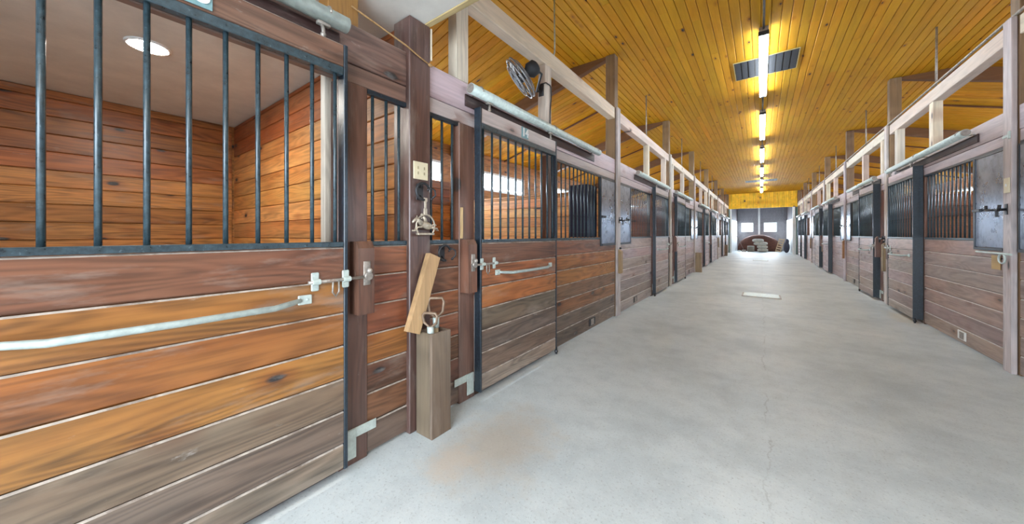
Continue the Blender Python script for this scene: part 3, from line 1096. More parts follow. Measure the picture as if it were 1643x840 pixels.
DOORS = {}
for o in COL.objects:
    if o.name.startswith('stall_door'):
        DOORS[(o['label'])] = o
door_first = [o for l, o in DOORS.items() if l.startswith('largest sliding')][0]
door_14 = [o for l, o in DOORS.items() if 'number 14' in l][0]
for dr, num, y in ((door_first, '13', P0 - 0.51 - 0.60), (door_14, '14', 2.567)):
    xs_ = sx(-1, -0.078)
    b = Mesh()
    b.box((xs_ + 0.001, y - 0.055, 2.158), (xs_ + 0.006, y + 0.055, 2.258), 0.001)
    pl = b.build('number_plate', TEAL, dr, label='teal number plate')
    me = text_mesh(num, 0.105, 0.002, 'digits')
    me.materials.clear()
    me.materials.append(WHITE)
    put('digits', me, pl, (xs_ + 0.0085, y, 2.207), Matrix.Rotation(PI / 2, 4, 'Z') @ Matrix.Rotation(PI / 2, 4, 'X'), None, 'white number %s' % num)

# ------------------------------------------------------------------ partitions between the stalls
for side in (-1, 1):
    nm = 'left' if side < 0 else 'right'
    xo = OUT_L + 0.03 if side < 0 else OUT_R - 0.03
    xi = sx(side, 0.16)
    for k in range(0, 8):
        y = POST[k]
        top = LOFT - 0.004 if k == 0 else 1.97
        labs = {(-1, 0): 'tall orange plank partition at the back right of the nearest left stall',
                (-1, 1): 'orange plank partition seen through the bars of the door numbered 14'}
        lab = labs.get((side, k), 'red brown plank partition inside the stalls at the %s %s post' % (ORD[k], nm))
        t = thing('stall_partition', ((xo + xi) / 2, y, 0), lab, 'partition', 'plank partitions between stalls')
        L = abs(xo - xi)
        rotb = Matrix(((0, -1, 0, 0), (1, 0, 0, 0), (0, 0, 1, 0), (0, 0, 0, 1)))     # face looks to -y
        z = 0.015
        pieces = []
        i = 0
        while z < top - 0.02:
            h = min(0.1745, top - z)
            M = Matrix.Translation(((xo + xi) / 2, y - 0.05, z + h / 2)) @ rotb
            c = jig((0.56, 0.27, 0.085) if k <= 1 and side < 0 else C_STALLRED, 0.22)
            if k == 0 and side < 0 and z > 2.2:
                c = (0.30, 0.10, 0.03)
            if (k <= 2 and side < 0) or (side > 0 and 1 < k <= 3):
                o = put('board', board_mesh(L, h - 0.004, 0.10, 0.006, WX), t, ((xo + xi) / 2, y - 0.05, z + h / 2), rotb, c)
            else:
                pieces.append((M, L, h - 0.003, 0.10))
            z += h
        if pieces:
            stuff_boards('board_rows', pieces, t, WX, C_STALLRED)
        if k == 0 and side < 0:
            box('inner_post', t, (sx(-1, 0.165), y - 0.40 - 0.05, 0) if False else (sx(-1, 0.10), 0.875, 0), (sx(-1, 0.15), 0.915, LOFT - 0.002), LZ, 0.003, (0.60, 0.54, 0.45), 'pale inner upright')
        if k >= 1 and k < 7:
            box('cap_board', t, (xo, y - 0.06, top), (xi, y + 0.06, top + 0.03), LX, 0.004, C_STALL)

# post above the near header, up to the low ceiling
t = thing('short_post', (sx(-1, 0.05), 0.94, HEAD1), 'golden brown short post above header behind the top left pipe', 'post')
box('shaft', t, (sx(-1, 0.03), 0.86, HEAD1 + 0.001), (sx(-1, 0.14), 1.03, LOFT - 0.003), LZ, 0.004, (0.30, 0.15, 0.035))

# baling twine from the short post to the timber post
b = Mesh()
b.tube([(sx(-1, 0.025), 0.985, 2.56), (sx(-1, -0.01), 1.10, 2.515), (sx(-1, -0.04), 1.30, 2.46), (sx(-1, -0.038), 1.42, 2.43), (sx(-1, -0.035), 1.50, 2.415)], 0.005, 6)
b.ball((sx(-1, -0.037), 1.497, 2.415), (0.007, 0.02, 0.012), 8, 6)
tag(b.build('baling_twine', ROPE, smooth=True), 'thin brown baling twine tied across the header to the dark post', 'twine')

# ------------------------------------------------------------------ things on the dark post
xf = sx(-1, -0.03)
t = thing('switch_plate', (xf, 1.42, 1.69), 'cream switch plate on the dark post above the metal hook', 'switch')
box('plate', t, (xf + 0.001, 1.362, 1.635), (xf + 0.007, 1.478, 1.750), CREAM, 0.002)
for yy in (1.395, 1.445):
    for zz in (1.675, 1.71):
        box('toggle', t, (xf + 0.0075, yy - 0.005, zz - 0.009), (xf + 0.011, yy + 0.005, zz + 0.009), IVORYDARK, 0.001)


def bridle_hook(x, y, z, label):
    t = thing('bridle_hook', (x, y, z), label, 'hook', 'iron bridle hooks')
    b = Mesh()
    b.box((x + 0.001, y - 0.035, z - 0.055), (x + 0.006, y + 0.02, z + 0.05), 0.002)
    b.build('back_plate', DARKMETAL, t)
    b = Mesh()
    arc = lambda r, a0, a1, n, xx: [(xx, y - 0.005 + r * math.cos(a0 + (a1 - a0) * i / n), z + r * math.sin(a0 + (a1 - a0) * i / n)) for i in range(n + 1)]
    b.tube(arc(0.055, PI * 0.15, PI * 1.55, 10, x + 0.035), 0.009, 8)
    b.tube([(x + 0.006, y - 0.01, z + 0.03), (x + 0.035, y - 0.01, z + 0.052)], 0.009, 8)
    b.tube([(x + 0.006, y - 0.01, z - 0.03), (x + 0.035, y - 0.02, z - 0.05)], 0.009, 8)
    b.build('curved_rest', DARKMETAL, t, True)
    b = Mesh()
    b.tube([(x + 0.035, y + 0.03, z + 0.01), (x + 0.04, y + 0.055, z + 0.03), (x + 0.045, y + 0.085, z + 0.015), (x + 0.045, y + 0.09, z - 0.02), (x + 0.04, y + 0.06, z - 0.045)], 0.006, 8)
    b.ball((x + 0.04, y + 0.06, z - 0.045), 0.010, 8, 6)
    b.build('coat_hook', DARKMETAL, t, True)
    return t


bridle_hook(xf, 1.42, 1.555, 'iron bridle hook on the dark post under the switch plate')
bridle_hook(sx(-1, 0.0), 1.635, 1.145, 'iron bridle hook on the boards beside the wooden latch block')

# hanging cast ornament of a jumping horse
hy, hz, hx = 1.435, 1.335, xf + 0.035
t = thing('horse_ornament', (hx, hy, 1.27), 'cast bronze ornament of a horse jumping inside a hoop, hung from hook', 'ornament')
b = Mesh()
b.box((hx - 0.004, hy - 0.016, 1.405), (hx + 0.004, hy + 0.012, 1.445), 0.002)
b.box((hx - 0.003, hy - 0.010, 1.44), (hx + 0.003, hy + 0.008, 1.495), 0.002)
b.box((hx - 0.005, hy - 0.014, 1.49), (hx + 0.005, hy + 0.012, 1.515), 0.002)
b.build('hanger_strap', BRONZE, t)
b = Mesh()
b.tube([(hx, hy + 0.075 * math.cos(a), hz - 0.005 + 0.075 * math.sin(a)) for a in [(-0.75 + i * 0.31) for i in range(16)]], 0.006, 8)
b.build('hoop', BRONZE, t, True)
box('base_bar', t, (hx - 0.014, hy - 0.07, 1.272), (hx + 0.014, hy + 0.065, 1.286), BRONZE, 0.003)
b = Mesh()
rot = Matrix.Rotation(0.35, 4, 'X')
b.ball((hx, hy + 0.005, 1.335), (0.017, 0.05, 0.024), 12, 8, Matrix.Rotation(-0.25, 4, 'X'))
b.tube([(hx, hy - 0.035, 1.345), (hx, hy - 0.06, 1.368), (hx, hy - 0.072, 1.378)], [0.018, 0.013, 0.010], 8)
b.tube([(hx, hy - 0.066, 1.380), (hx, hy - 0.092, 1.362), (hx, hy - 0.104, 1.352)], [0.012, 0.009, 0.006], 8)
b.tube([(hx, hy - 0.068, 1.385), (hx, hy - 0.07, 1.398)], [0.004, 0.002], 6)
for dx in (-0.008, 0.008):
    b.tube([(hx + dx, hy - 0.035, 1.325), (hx + dx, hy - 0.07, 1.322), (hx + dx, hy - 0.085, 1.300), (hx + dx, hy - 0.10, 1.300)], [0.008, 0.006, 0.004, 0.005], 6)
    b.tube([(hx + dx, hy + 0.045, 1.325), (hx + dx, hy + 0.07, 1.315), (hx + dx, hy + 0.088, 1.318), (hx + dx, hy + 0.10, 1.300)], [0.010, 0.007, 0.004, 0.004], 6)
b.tube([(hx, hy + 0.05, 1.335), (hx, hy + 0.075, 1.345), (hx, hy + 0.09, 1.335)], [0.005, 0.006, 0.003], 6)
b.build('horse', BRONZE, t, True)
b = Mesh()
b.tube([(hx, hy + 0.0, 1.355), (hx, hy - 0.008, 1.378), (hx, hy - 0.022, 1.392)], [0.012, 0.012, 0.009], 8)
b.ball((hx, hy - 0.030, 1.403), 0.010, 8, 6)
b.tube([(hx, hy - 0.018, 1.388), (hx, hy - 0.038, 1.378)], [0.005, 0.004], 6)
b.build('rider', BRONZE, t, True)

# narrow pale strip on the jamb
t = thing('pale_strip', (sx(-1, -0.01), 1.82, 1.24), 'narrow pale wood strip nailed on the jamb left of door numbered 14', 'wood strip')
box('strip', t, (sx(-1, -0.009), 1.805, 1.245), (sx(-1, -0.018), 1.83, 1.48), LZ, 0.002, (0.62, 0.44, 0.22))

# ------------------------------------------------------------------ wooden tool box with two forks and a leaning offcut
def tool_box(x0, x1, y0, y1, h, label, col, detail=True):
    t = thing('tool_box', ((x0 + x1) / 2, (y0 + y1) / 2, 0), label, 'box', 'upright wooden tool boxes')
    th = 0.02
    box('side_board', t, (x0, y0, 0), (x1 - th - 0.0015, y0 + th, h), LZ, 0.003, jig(col))
    box('side_board', t, (x0, y1 - th, 0), (x1 - th - 0.0015, y1, h), LZ, 0.003, jig(col))
    box('front_board', t, (x1 - th, y0, 0), (x1, y1, h), LZ, 0.003, jig(col))
    box('back_board', t, (x0, y0 + th + 0.001, 0), (x0 + th, y1 - th - 0.001, h), LZ, 0.003, jig(col))
    return t


TB = (-1.784, -1.632, 1.378, 1.538)
tool_box(TB[0], TB[1], TB[2], TB[3], 0.655, 'weathered upright wooden tool box at foot of the dark post', (0.20, 0.15, 0.10))


def fork(cx, cy, z0, lean, d_h, d_w, turn, label):
    """a barn fork stood head-down in the box: shaft and D grip above the rim"""
    t = thing('barn_fork', (cx, cy, 0.01), label, 'tool', 'barn forks in the tool box')
    top = Vector((cx + lean[0], cy + lean[1], z0))
    b = Mesh()
    b.tube([(cx, cy, 0.02), tuple(top)], 0.016, 8)
    b.build('shaft', LZ, t, True, (0.45, 0.33, 0.19))
    b = Mesh()
    b.tube([tuple(top - Vector((lean[0], lean[1], z0)) * 0.09), tuple(top + Vector((0, 0, 0.0)))], 0.021, 8)
    b.build('socket', GALV, t, True)
    b = Mesh()
    u = Vector((math.cos(turn), math.sin(turn), 0))
    ax = Vector((lean[0], lean[1], z0)).normalized()
    q = lambda s, r: tuple(top + u * s + ax * r)
    b.tube([q(0, -0.01), q(-d_w * 0.42, d_h * 0.28), q(-d_w * 0.5, d_h * 0.8), q(-d_w * 0.38, d_h), q(d_w * 0.38, d_h), q(d_w * 0.5, d_h * 0.8), q(d_w * 0.42, d_h * 0.28)], 0.009, 8, True)
    b.build('grip', plain('worn_grip', (0.22, 0.15, 0.10), 0.5, 0.3) if 'worn_grip' not in MATS else MATS['worn_grip'], t, True, label='worn brown D grip')
    return t


fork(-1.705, 1.470, 0.735, (0.0, 0.005), 0.125, 0.10, 0.86, 'barn fork with upright D grip standing in the wooden tool box')
fork(-1.675, 1.440, 0.695, (0.0, -0.037), 0.085, 0.10, 0.4, 'barn fork leaning over near rim of the wooden tool box')

# leaning pine offcut
b = Mesh()
p0, p1 = Vector((sx(-1, -0.085), 1.312, 0.665)), Vector((sx(-1, -0.06), 1.502, 1.135))
d = (p1 - p0).normalized()
side_v = Vector((0, d.z, -d.y)).normalized() * 0.047
nrm = d.cross(side_v).normalized() * 0.022
vs = [p0 + side_v, p0 - side_v, p1 - side_v, p1 + side_v]
b.prism([tuple(v - nrm) for v in vs], tuple(nrm * 2))
t = b.build('pine_offcut', LZ, color=(0.46, 0.30, 0.15))
tag(t, 'pale pine offcut leaning against the dark post above the tool box', 'wood offcut')

# wooden blocks hung on other posts
def hung_block(side, y, z0, z1, label, col):
    t = thing('hung_block', (sx(side, -0.06), y, z0), label, 'wood block', 'wooden blocks hung on posts')
    b = Mesh()
    xb_, xf_ = sx(side, -0.037), sx(side, -0.075)
    b.prism([(xb_, y - 0.05, z0), (xf_, y - 0.05, z0), (xf_, y - 0.05, z1 - 0.03), (xb_, y - 0.05, z1)], (0, 0.10, 0))
    b.build('block', LZ, t, color=col)
    b = Mesh()
    b.ball(((xb_ + xf_) / 2, y, z1 + 0.02), 0.018, 8, 6)
    b.build('knob', DARKMETAL, t, True)


hung_block(-1, POST[1] + 0.02, 0.67, 1.04, 'tan wooden block on first left trim post past steel feed door', (0.33, 0.22, 0.10))
hung_block(1, POST[2] + 0.02, 0.60, 1.12, 'tan wooden block on second right trim post', (0.30, 0.22, 0.12))
hung_block(1, POST[3] - 0.02, 0.62, 1.12, 'orange brown wooden block on third right trim post', (0.33, 0.15, 0.05))
hung_block(1, POST[4] + 0.02, 0.65, 1.12, 'small brown wooden block on fourth right trim post', (0.25, 0.16, 0.09))
hung_block(1, POST[5] - 0.02, 0.65, 1.12, 'small brown wooden block on fifth right trim post', (0.25, 0.16, 0.09))
hung_block(-1, POST[5] + 0.02, 0.62, 1.12, 'small tan wooden block on fifth left trim post', (0.30, 0.20, 0.10))
tool_box(sx(-1, -0.20), sx(-1, -0.045), POST[3] + 0.02, POST[3] + 0.18, 0.66, 'upright wooden tool box at foot of the third left trim post', (0.24, 0.17, 0.10))
tool_box(sx(-1, -0.20), sx(-1, -0.045), POST[6] - 0.55, POST[6] - 0.38, 0.66, 'far small upright wooden tool box near the end of left row', (0.20, 0.13, 0.07))

# iron tack hooks beside the feed doors
def tack_hook(side, y, z, label, sgn=1):
    t = thing('tack_hook', (sx(side, -0.04), y, z), label, 'hook', 'iron tack hooks beside feed doors')
    x0 = sx(side, -0.036)
    x1 = sx(side, -0.10)
    b = Mesh()
    b.tube([(x0, y, z), (x1, y, z - 0.005), (x1, y - sgn * 0.06, z - 0.01), (x1, y - sgn * 0.07, z + 0.04)], 0.012, 8)
    b.tube([(x0, y, z), (x1, y, z - 0.005), (x1, y + sgn * 0.16, z), (x1, y + sgn * 0.17, z + 0.045)], 0.012, 8)
    b.build('prongs', DARKMETAL, t, True)
    b = Mesh()
    b.box((x0, y - 0.02, z - 0.05), (sx(side, -0.042), y + 0.02, z + 0.05), 0.002)
    b.tube([(x1, y - sgn * 0.02, z), (x1, y - sgn * 0.03, z - 0.07)], 0.012, 8)
    b.build('back_plate', DARKMETAL, t)


tack_hook(1, POST[1] + 0.02, 1.51, 'black iron tack hook beside the nearest right steel feed door', 1)
tack_hook(-1, POST[1] + 0.02, 1.50, 'black iron tack hook on first left trim post between feed doors', 1)
tack_hook(1, POST[3] + 0.02, 1.50, 'black iron tack hook on third right trim post', -1)
tack_hook(-1, POST[3] + 0.02, 1.50, 'black iron tack hook on third left trim post', -1)
tack_hook(1, POST[2] + 0.02, 1.20, 'black iron tack hook above the wooden block, second right post', -1)

# switch plate and strap on the first right post
xr = sx(1, -0.035)
t = thing('switch_plate', (xr, POST[1] + 0.02, 1.7), 'white switch plate on the first right post at the right edge', 'switch')
box('plate', t, (xr - 0.001, POST[1] - 0.035, 1.66), (xr - 0.007, POST[1] + 0.055, 1.80), CREAM, 0.002)
box('toggle', t, (xr - 0.0075, POST[1] + 0.003, 1.72), (xr - 0.013, POST[1] + 0.015, 1.745), WHITE, 0.001)
b = Mesh()
b.box((xr - 0.001, POST[1] - 0.045, 2.175), (xr - 0.006, POST[1] + 0.08, 2.20), 0.001)
b.box((xr - 0.001, POST[1] - 0.045, 2.155), (xr - 0.012, POST[1] - 0.02, 2.225), 0.002)
tag(b.build('hinge_strap', GALV), 'small galvanized strap high on the first right post', 'strap')
# galvanized bar under the nearest right feed door
t = thing('blanket_bar', (sx(1, -0.08), POST[1] + 0.25, 1.10), 'thin galvanized blanket bar under the nearest right feed door', 'bar')
b = Mesh()
xx = sx(1, -0.07)
b.tube([(xx, POST[1] + 0.46, 1.10), (xx, POST[1] - 0.14, 1.095)], 0.010, 8)
b.tube([(sx(1, -0.003), POST[1] + 0.45, 1.10), (xx, POST[1] + 0.455, 1.10)], 0.008, 8)
b.build('rod', GALV, t, True)
b = Mesh()
b.tube([(xx, POST[1] + 0.0 + 0.055 * math.sin(a), 1.05 + 0.045 * math.cos(a)) for a in [i * 2 * PI / 12 for i in range(12)]], 0.007, 8, True)
b.build('ring', GALV, t, True)
# raw wood patch worn on a board of the right stall
box_o = box('worn_patch', [o for o in COL.objects if o.name.startswith('stall_front') and o.get('label', '').startswith('large fixed')][0],
            (sx(1, -0.0065), 5.46, 0.93), (sx(1, -0.0035), 5.62, 1.07), LY, 0.001, (0.50, 0.33, 0.13), 'raw yellow worn patch')

# conduit along the right upper rail
b = Mesh()
b.tube([(sx(1, -0.01), POST[0] + 0.2, 3.275), (sx(1, -0.01), ENDY - 0.15, 3.275)], 0.014, 8)
tag(b.build('conduit', RUST, smooth=True), 'thin grey conduit along top of the right upper rail', 'conduit')

# ------------------------------------------------------------------ wall fan above the door numbered 14
fy, fz = 2.97, 2.86
fxm = sx(-1, 0.045)
t = thing('wall_fan', (fxm, 2.99, fz), 'dark round caged fan mounted on a stud above door numbered 14', 'fan')
N_ = Vector((-0.28, -0.72, -0.62)).normalized()
N_ = Vector((-0.69, -0.37, -0.57)).normalized()
hub = Vector((sx(-1, 0.045), 2.68, 2.79))
U_ = N_.cross(Vector((0, 0, 1))).normalized()
V_ = N_.cross(U_).normalized()
mot = hub - N_ * 0.11
b = Mesh()
for rr in (0.205, 0.16, 0.11):
    for off in (0.045, -0.045):
        if True:
            b.tube([tuple(hub + N_ * off * (1.0 if rr < 0.2 else 0.35) + (U_ * math.cos(a) + V_ * math.sin(a)) * rr) for a in [i * 2 * PI / 28 for i in range(28)]], 0.0045 if rr < 0.2 else 0.008, 6, True)
for i in range(28):
    a = i * 2 * PI / 28
    e = U_ * math.cos(a) + V_ * math.sin(a)
    for sg in (1, -1):
        b.tube([tuple(hub + N_ * sg * 0.05 + e * 0.05), tuple(hub + N_ * sg * 0.045 + e * 0.13), tuple(hub + N_ * sg * 0.016 + e * 0.203)], 0.0025, 4)
b.build('cage', plain('dull_wire_cage', (0.20, 0.19, 0.19), 0.4, 0.6), t, True)
for i in range(3):
    b = Mesh()
    a0 = i * 2 * PI / 3 + 0.4
    pts = []
    for (r_, da) in ((0.045, -0.35), (0.165, -0.42), (0.18, 0.1), (0.14, 0.5), (0.045, 0.35)):
        e = U_ * math.cos(a0 + da) + V_ * math.sin(a0 + da)
        pts.append(tuple(hub + e * r_ + N_ * (da * 0.035)))
    b.prism(pts, tuple(N_ * 0.004))
    b.build('blade', plain('fan_blade_grey', (0.20, 0.17, 0.14), 0.4, 0.3) if i == 0 else MATS['fan_blade_grey'], t)
b = Mesh()
b.tube([tuple(hub + N_ * 0.052), tuple(hub + N_ * 0.0), tuple(mot + N_ * 0.05), tuple(mot), tuple(mot - N_ * 0.07), tuple(mot - N_ * 0.09)], [0.05, 0.045, 0.03, 0.075, 0.07, 0.04], 14)
b.build('motor', RUBBER, t, True)
b = Mesh()
b.tube([tuple(mot - N_ * 0.05), tuple(mot - N_ * 0.10 + Vector((0, 0.06, -0.07))), (fxm, 2.965, 2.76), (fxm, 3.062, 2.80)], 0.012, 8)
b.box((fxm - 0.03, 3.052, 2.74), (fxm + 0.03, 3.064, 2.87), 0.002)
b.build('arm', DARKMETAL, t, True)
b = Mesh()
xs_ = sx(-1, -0.008)
b.tube([(fxm, 3.04, 2.86), (xs_, 3.07, 2.875), (xs_, 3.15, 2.875), (xs_, 3.175, 2.86), (xs_, 3.18, 2.75), (xs_, 3.16, 2.62), (xs_, 3.15, HEAD1 + 0.01)], 0.006, 6)
b.build('cord', DARKMETAL, t, True)

# ------------------------------------------------------------------ fluorescent lights, conduit, vents
for i in range(6):
    y0 = 5.72 + 3.79 * i
    y1 = y0 + 2.62
    t = thing('fluorescent_light', (0.03, (y0 + y1) / 2, CEIL), '%s twin tube fluorescent light along the middle of the ceiling' % ['nearest', 'second', 'third', 'fourth', 'fifth', 'farthest'][i], 'light', 'fluorescent lights down the ceiling')
    b = Mesh()
    b.prism([(-0.055 + 0.03, y0, CEIL - 0.001), (0.055 + 0.03, y0, CEIL - 0.001), (0.05 + 0.03, y0, CEIL - 0.06), (-0.05 + 0.03, y0, CEIL - 0.06)], (0, y1 - y0, 0))
    b.build('housing', RUST, t)
    for dx in (-0.036, 0.036):
        b = Mesh()
        b.tube([(0.03 + dx, y0 + 0.03, CEIL - 0.088), (0.03 + dx, y1 - 0.03, CEIL - 0.088)], 0.017, 8)
        b.build('tube', TUBE, t, True, label='glowing white tube')
    for yy in (y0, y1 - 0.03):
        box('end_cap', t, (0.03 - 0.06, yy, CEIL - 0.11), (0.03 + 0.06, yy + 0.03, CEIL - 0.056), DARKMETAL, 0.004)
for i in range(6):
    ya = P0 + 0.15 if i == 0 else 5.72 + 3.79 * (i - 1) + 2.63
    yb = 5.72 + 3.79 * i - 0.01
    b = Mesh()
    b.tube([(0.03, ya, CEIL - 0.03), (0.03, yb, CEIL - 0.03)], 0.014, 8)
    tag(b.build('ceiling_conduit', DARKMETAL, smooth=True), 'dark ceiling conduit %s' % ('running to the nearest fluorescent light from the camera side' if i == 0 else 'joining the %s and %s fluorescent lights' % (['nearest', 'second', 'third', 'fourth', 'fifth'][i - 1], ['second', 'third', 'fourth', 'fifth', 'farthest'][i - 1])), 'conduit', 'conduits between ceiling lights')

for (x0, x1, y0, y1, lab) in ((-0.36, 0.47, 6.68, 7.43, 'dark rectangular ceiling vent behind the nearest fluorescent light'), (-0.66, 0.66, 21.6, 22.4, 'dark wide ceiling vent near the far fluorescent lights')):
    t = thing('ceiling_vent', ((x0 + x1) / 2, (y0 + y1) / 2, CEIL), lab, 'vent')
    zf = CEIL - 0.0005
    b = Mesh()
    for (xa, xb, ya, yb) in ((x0 - 0.012, x0, y0 - 0.012, y1 + 0.012), (x1, x1 + 0.012, y0 - 0.012, y1 + 0.012), (x0, x1, y0 - 0.012, y0), (x0, x1, y1, y1 + 0.012)):
        b.box((xa, ya, zf - 0.012), (xb, yb, zf))
    b.build('frame', plain('vent_frame', (0.40, 0.30, 0.12), 0.6) if 'vent_frame' not in MATS else MATS['vent_frame'], t)
    box('backing', t, (x0, y0, zf - 0.003), (x1, y1, zf), BLACKGAP, 0)
    n = 9
    for i in range(n):
        xa = x0 + (x1 - x0) * (i + 0.5) / n
        box('slat', t, (xa - (x1 - x0) / n * 0.42, y0 + 0.003, zf - 0.011), (xa + (x1 - x0) / n * 0.42, y1 - 0.003, zf - 0.005), plain('vent_slat', (0.014, 0.014, 0.018), 0.6) if 'vent_slat' not in MATS else MATS['vent_slat'], 0)

# recessed lamps in the low ceiling: the one in the stall, and unseen ones added to light the near aisle
def disc_lamp(x, y, r, label, power):
    t = thing('recessed_lamp', (x, y, LOFT), label, 'lamp', 'recessed lamps in the low ceiling')
    b = Mesh()
    b.tube([(x + r * 1.08 * math.cos(a), y + r * 1.08 * math.sin(a), LOFT - 0.004) for a in [i * 2 * PI / 24 for i in range(24)]], 0.012, 8, True)
    b.build('rim', WHITE, t, True)
    b = Mesh()
    b.tube([(x, y, LOFT - 0.010), (x, y, LOFT - 0.001)], r, 24)
    b.build('lens', DISC2 if x < -2 else FILL_DISC, t)
    return t


disc_lamp(-3.66, 0.40, 0.105, 'round recessed lamp in the grey ceiling of the nearest left stall', 0)
for (x, y) in ((-0.2, -0.9), (0.9, 0.6)):
    disc_lamp(x, y, 0.105, 'added unseen recessed lamp in the low ceiling over the near aisle, %s' % ('behind camera' if y < 0 else 'right of camera'), 0)

# ------------------------------------------------------------------ floor plates
for (x0, x1, y0, y1, lab) in ((-0.30, 0.30, 8.50, 8.98, 'pale metal floor drain cover in mid aisle, nearer one'), (-0.30, 0.26, 20.45, 20.95, 'far small metal floor drain cover near the aisle end')):
    t = thing('floor_drain', ((x0 + x1) / 2, (y0 + y1) / 2, 0), lab, 'drain cover')
    box('cover', t, (x0, y0, 0.0), (x1, y1, 0.018), GALV, 0.005)
    b = Mesh()
    for (xa, xb, ya, yb) in ((x0 - 0.025, x0 - 0.002, y0 - 0.025, y1 + 0.025), (x1 + 0.002, x1 + 0.025, y0 - 0.025, y1 + 0.025), (x0, x1, y0 - 0.025, y0 - 0.002), (x0, x1, y1 + 0.002, y1 + 0.025)):
        b.box((xa, ya, 0), (xb, yb, 0.012))
    b.build('frame', RUST, t)

# ------------------------------------------------------------------ far end: header wall, annex with windows and stored goods
b = Mesh()
b.box((OUT_L - 0.2, ENDY + 0.02, 3.06), (OUT_R + 0.2, ENDY + 0.12, CEIL + 0.1))
b.box((OUT_L - 0.2, ENDY + 0.02, 0), (-WL, ENDY + 0.12, 3.06)).box((WR, ENDY + 0.02, 0), (OUT_R + 0.2, ENDY + 0.12, 3.06))
wf = tag(b.build('wall_far', LZ, color=(0.30, 0.12, 0.03)), kind='structure')
nb = 34
for i in range(nb):
    x = -WL + (WL + WR) * (i + 0.5) / nb
    put('board', board_mesh(1.03, (WL + WR) / nb - 0.003, 0.018, 0.006, LZ), wf, (x, ENDY, 3.06 + 0.52), Matrix(((0, 0, 1, 0), (1, 0, 0, 0), (0, 1, 0, 0), (0, 0, 0, 1))), jig((0.92, 0.55, 0.02), 0.07))
for n_, xa, xb in ((3, -1.775, -1.66), (4, 1.63, 1.76)):
    b = Mesh()
    b.box((xa, ENDY + 0.0, 0), (xb, ENDY + 0.14, 3.055), 0.004)
    tag(b.build('trim_%d' % n_, WHITE), kind='structure')
AY = 33.2
b = Mesh()
b.box((-4, ENDY + 0.13, 3.5), (4, AY + 0.2, 3.6))
tag(b.build('ceiling_annex', GREYWALL), kind='structure')
# annex far wall with two windows
W1, W2, WZ0, WZ1 = (-1.30, -0.48), (0.16, 1.0), 1.47, 2.23
b = Mesh()
b.box((-4, AY, 0), (4, AY + 0.12, WZ0)).box((-4, AY, WZ1), (4, AY + 0.12, 3.6))
b.box((-4, AY, WZ0), (W1[0], AY + 0.12, WZ1)).box((W1[1], AY, WZ0), (W2[0], AY + 0.12, WZ1)).box((W2[1], AY, WZ0), (4, AY + 0.12, WZ1))
wa = tag(b.build('wall_annex_far', GREYWALL), kind='structure')
for i in range(26):
    x = -2.0 + i * 0.16
    if WZ1:
        box('rib', wa, (x, AY - 0.03, WZ1 + 0.06), (x + 0.07, AY - 0.001, 3.49), GREYWALL, 0.008)
for (a0, a1) in (W1, W2):
    n_win += 1
    b = Mesh()
    t_ = 0.05
    b.box((a0, AY - 0.02, WZ0), (a1, AY + 0.08, WZ0 + t_)).box((a0, AY - 0.02, WZ1 - t_), (a1, AY + 0.08, WZ1))
    b.box((a0, AY - 0.02, WZ0 + t_), (a0 + t_, AY + 0.08, WZ1 - t_)).box((a1 - t_, AY - 0.02, WZ0 + t_), (a1, AY + 0.08, WZ1 - t_))
    win = tag(b.build('window_%d' % n_win, WHITE), kind='structure')
    box('pane', win, (a0 + t_, AY + 0.03, WZ0 + t_), (a1 - t_, AY + 0.036, WZ1 - t_), GLASS, 0)
# splayed side walls: white below, dark boards above
for side in (-1, 1):
    x0, x1 = side * 1.76, side * 1.55
    for (z0, z1, m_, nm_) in ((0, 2.35, WHITE, 'low'), (2.352, 3.5, GREYWALL, 'high')):
        b = Mesh()
        b.prism([(x0, ENDY + 0.15, z0), (x1, AY - 0.04, z0), (x1, AY - 0.04, z1), (x0, ENDY + 0.15, z1)], (side * 0.08, 0, 0))
        tag(b.build('wall_annex_%s_%s' % ('left' if side < 0 else 'right', nm_), m_ if nm_ == 'low' else plain('dark_boards_%d' % side, (0.07, 0.05, 0.05), 0.7)), kind='structure')
b = Mesh()
b.box((-0.18, AY - 0.14, 0), (-0.06, AY - 0.035, 3.49), 0.006)
tag(b.build('annex_post', WHITE), 'white square post between the two far windows', 'post')

# heap of bedding
bm = bmesh.new()
bmesh.ops.create_uvsphere(bm, u_segments=40, v_segments=20, radius=1.0)
bmesh.ops.delete(bm, geom=[v for v in bm.verts if v.co.z < -0.01], context='VERTS')
rr = random.Random(4)
for v in bm.verts:
    k = 1 + rr.uniform(-0.012, 0.012) * (1 if v.co.z > 0.02 else 0)
    z = max(v.co.z, 0.0)
    v.co = Vector((v.co.x * 1.38 * k, v.co.y * 0.62 * k, 1.26 * z ** 0.85 * k))
es = [e for e in bm.edges if e.is_boundary]
bmesh.ops.contextual_create(bm, geom=es)
me = bpy.data.meshes.new('bedding_heap')
bm.to_mesh(me)
bm.free()
for p in me.polygons:
    p.use_smooth = True
me.materials.append(MULCH)
tag(put('bedding_heap', me, None, (-0.12, 32.35, 0)), 'large rounded dark red brown heap under the far windows', 'heap', None, 'stuff')


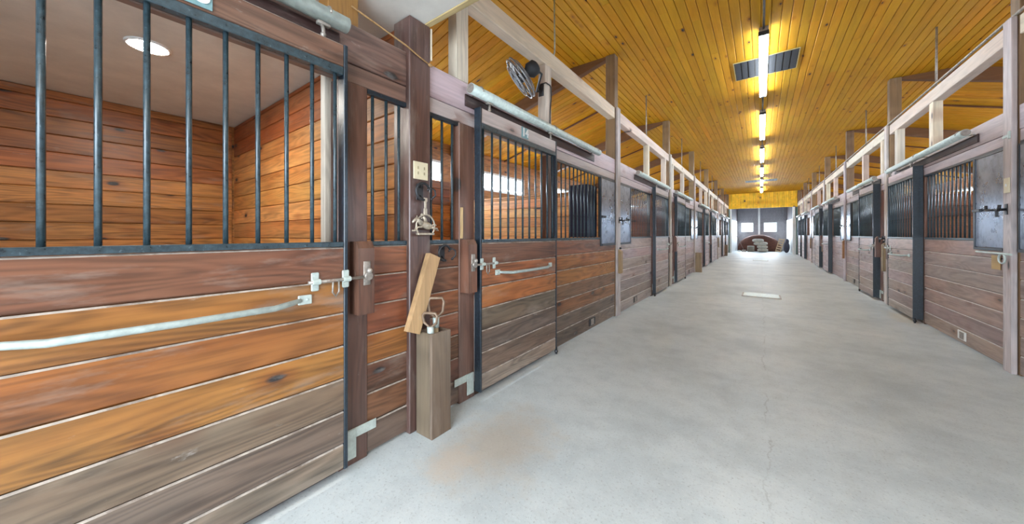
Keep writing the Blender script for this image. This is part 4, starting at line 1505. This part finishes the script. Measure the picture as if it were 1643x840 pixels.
def bag(x, y, z, sx_, sy_, sz_, rz, label):
    bm = bmesh.new()
    bmesh.ops.create_cube(bm, size=1.0)
    bmesh.ops.subdivide_edges(bm, edges=bm.edges, cuts=5, use_grid_fill=True)
    for v in bm.verts:
        c = v.co
        e = max(abs(c.x), abs(c.y)) * 2
        th = 1 - 0.55 * e ** 5
        v.co = Vector((c.x * sx_ * (1 + rr.uniform(-.02, .02)), c.y * sy_, (c.z * th) * sz_ * (1 + rr.uniform(-.03, .03))))
    me = bpy.data.meshes.new('feed_bag')
    bm.to_mesh(me)
    bm.free()
    for p in me.polygons:
        p.use_smooth = True
    me.materials.append(BAG)
    o = put('feed_bag', me, None, (x, y, z + sz_ / 2), Matrix.Rotation(rz, 4, 'Z'))
    tag(o, label, 'bag', 'pale bags stacked at the far end')


bag(0.10, 30.9, 0.0, 0.62, 0.42, 0.26, 0.0, 'bottom pale bag of the right stack before the brown heap')
bag(0.08, 30.9, 0.24, 0.62, 0.42, 0.26, 0.03, 'second pale bag up in the stack before the brown heap')
bag(-0.02, 30.9, 0.48, 0.80, 0.42, 0.26, -0.05, 'third pale bag up, sticking out over the others')
bag(-0.18, 30.9, 0.72, 0.66, 0.42, 0.24, 0.06, 'topmost pale bag of the stack before the brown heap')
b = Mesh()
t = thing('storage_crate', (-0.62, 30.8, 0), 'pale open crate on the floor left of the stacked bags', 'crate')
box('back_panel', t, (-0.82, 31.0, 0), (-0.40, 31.02, 0.40), BAG, 0.003)
for xa in (-0.82, -0.42):
    box('side_panel', t, (xa, 30.65, 0), (xa + 0.02, 30.998, 0.40), BAG, 0.003)
box('top_panel', t, (-0.82, 30.65, 0.402), (-0.40, 31.02, 0.42), BAG, 0.003)
box('base_panel', t, (-0.797, 30.65, 0.0), (-0.423, 30.998, 0.02), BAG, 0.003)
# leaning pallet
t = thing('wooden_pallet', (1.10, 31.2, 0), 'narrow tan wooden pallet leaning by the right wall at far end', 'pallet')
rotp = Matrix.Rotation(math.radians(14), 4, 'Y')
for xa in (-0.14, 0.14):
    put('rail', box_mesh(0.05, 0.04, 0.98, 0.003, LZ), t, (1.10 + xa, 31.2, 0.50), rotp, (0.55, 0.40, 0.24))
for i in range(6):
    put('slat', box_mesh(0.32, 0.02, 0.09, 0.003, LX), t, (1.10 + (0.02 + i * 0.16 + 0.06 - 0.5) * math.tan(math.radians(14)), 31.168, 0.08 + i * 0.165), rotp, (0.58, 0.43, 0.27))
# broom
t = thing('broom', (-1.15, 30.6, 0), 'long handled broom leaning at left of the brown heap', 'broom')
b = Mesh()
b.tube([(-1.02, 30.5, 0.12), (-1.50, 31.2, 1.18)], 0.018, 8)
b.build('handle', LZ, t, True, (0.16, 0.11, 0.09))
b = Mesh()
b.box((-1.16, 30.40, 0.0), (-0.88, 30.52, 0.13), 0.01)
b.build('bristles', RUST, t)
box('dust_pan', None, (-1.40, 30.35, 0), (-1.22, 30.55, 0.10), WHITE, 0.02)
tag(bpy.data.objects['dust_pan'], 'small white pan on the floor beside the far broom', 'dust pan')
# covered bundle at right
b = Mesh()
b.ball((1.42, 30.2, 0.40), (0.18, 0.22, 0.40), 14, 10).ball((1.46, 30.15, 0.78), (0.10, 0.14, 0.20), 12, 8)
tag(b.build('cloth_bundle', BLUECLOTH, smooth=True), 'dark blue grey cloth bundle standing beside the leaning pallet', 'bundle')
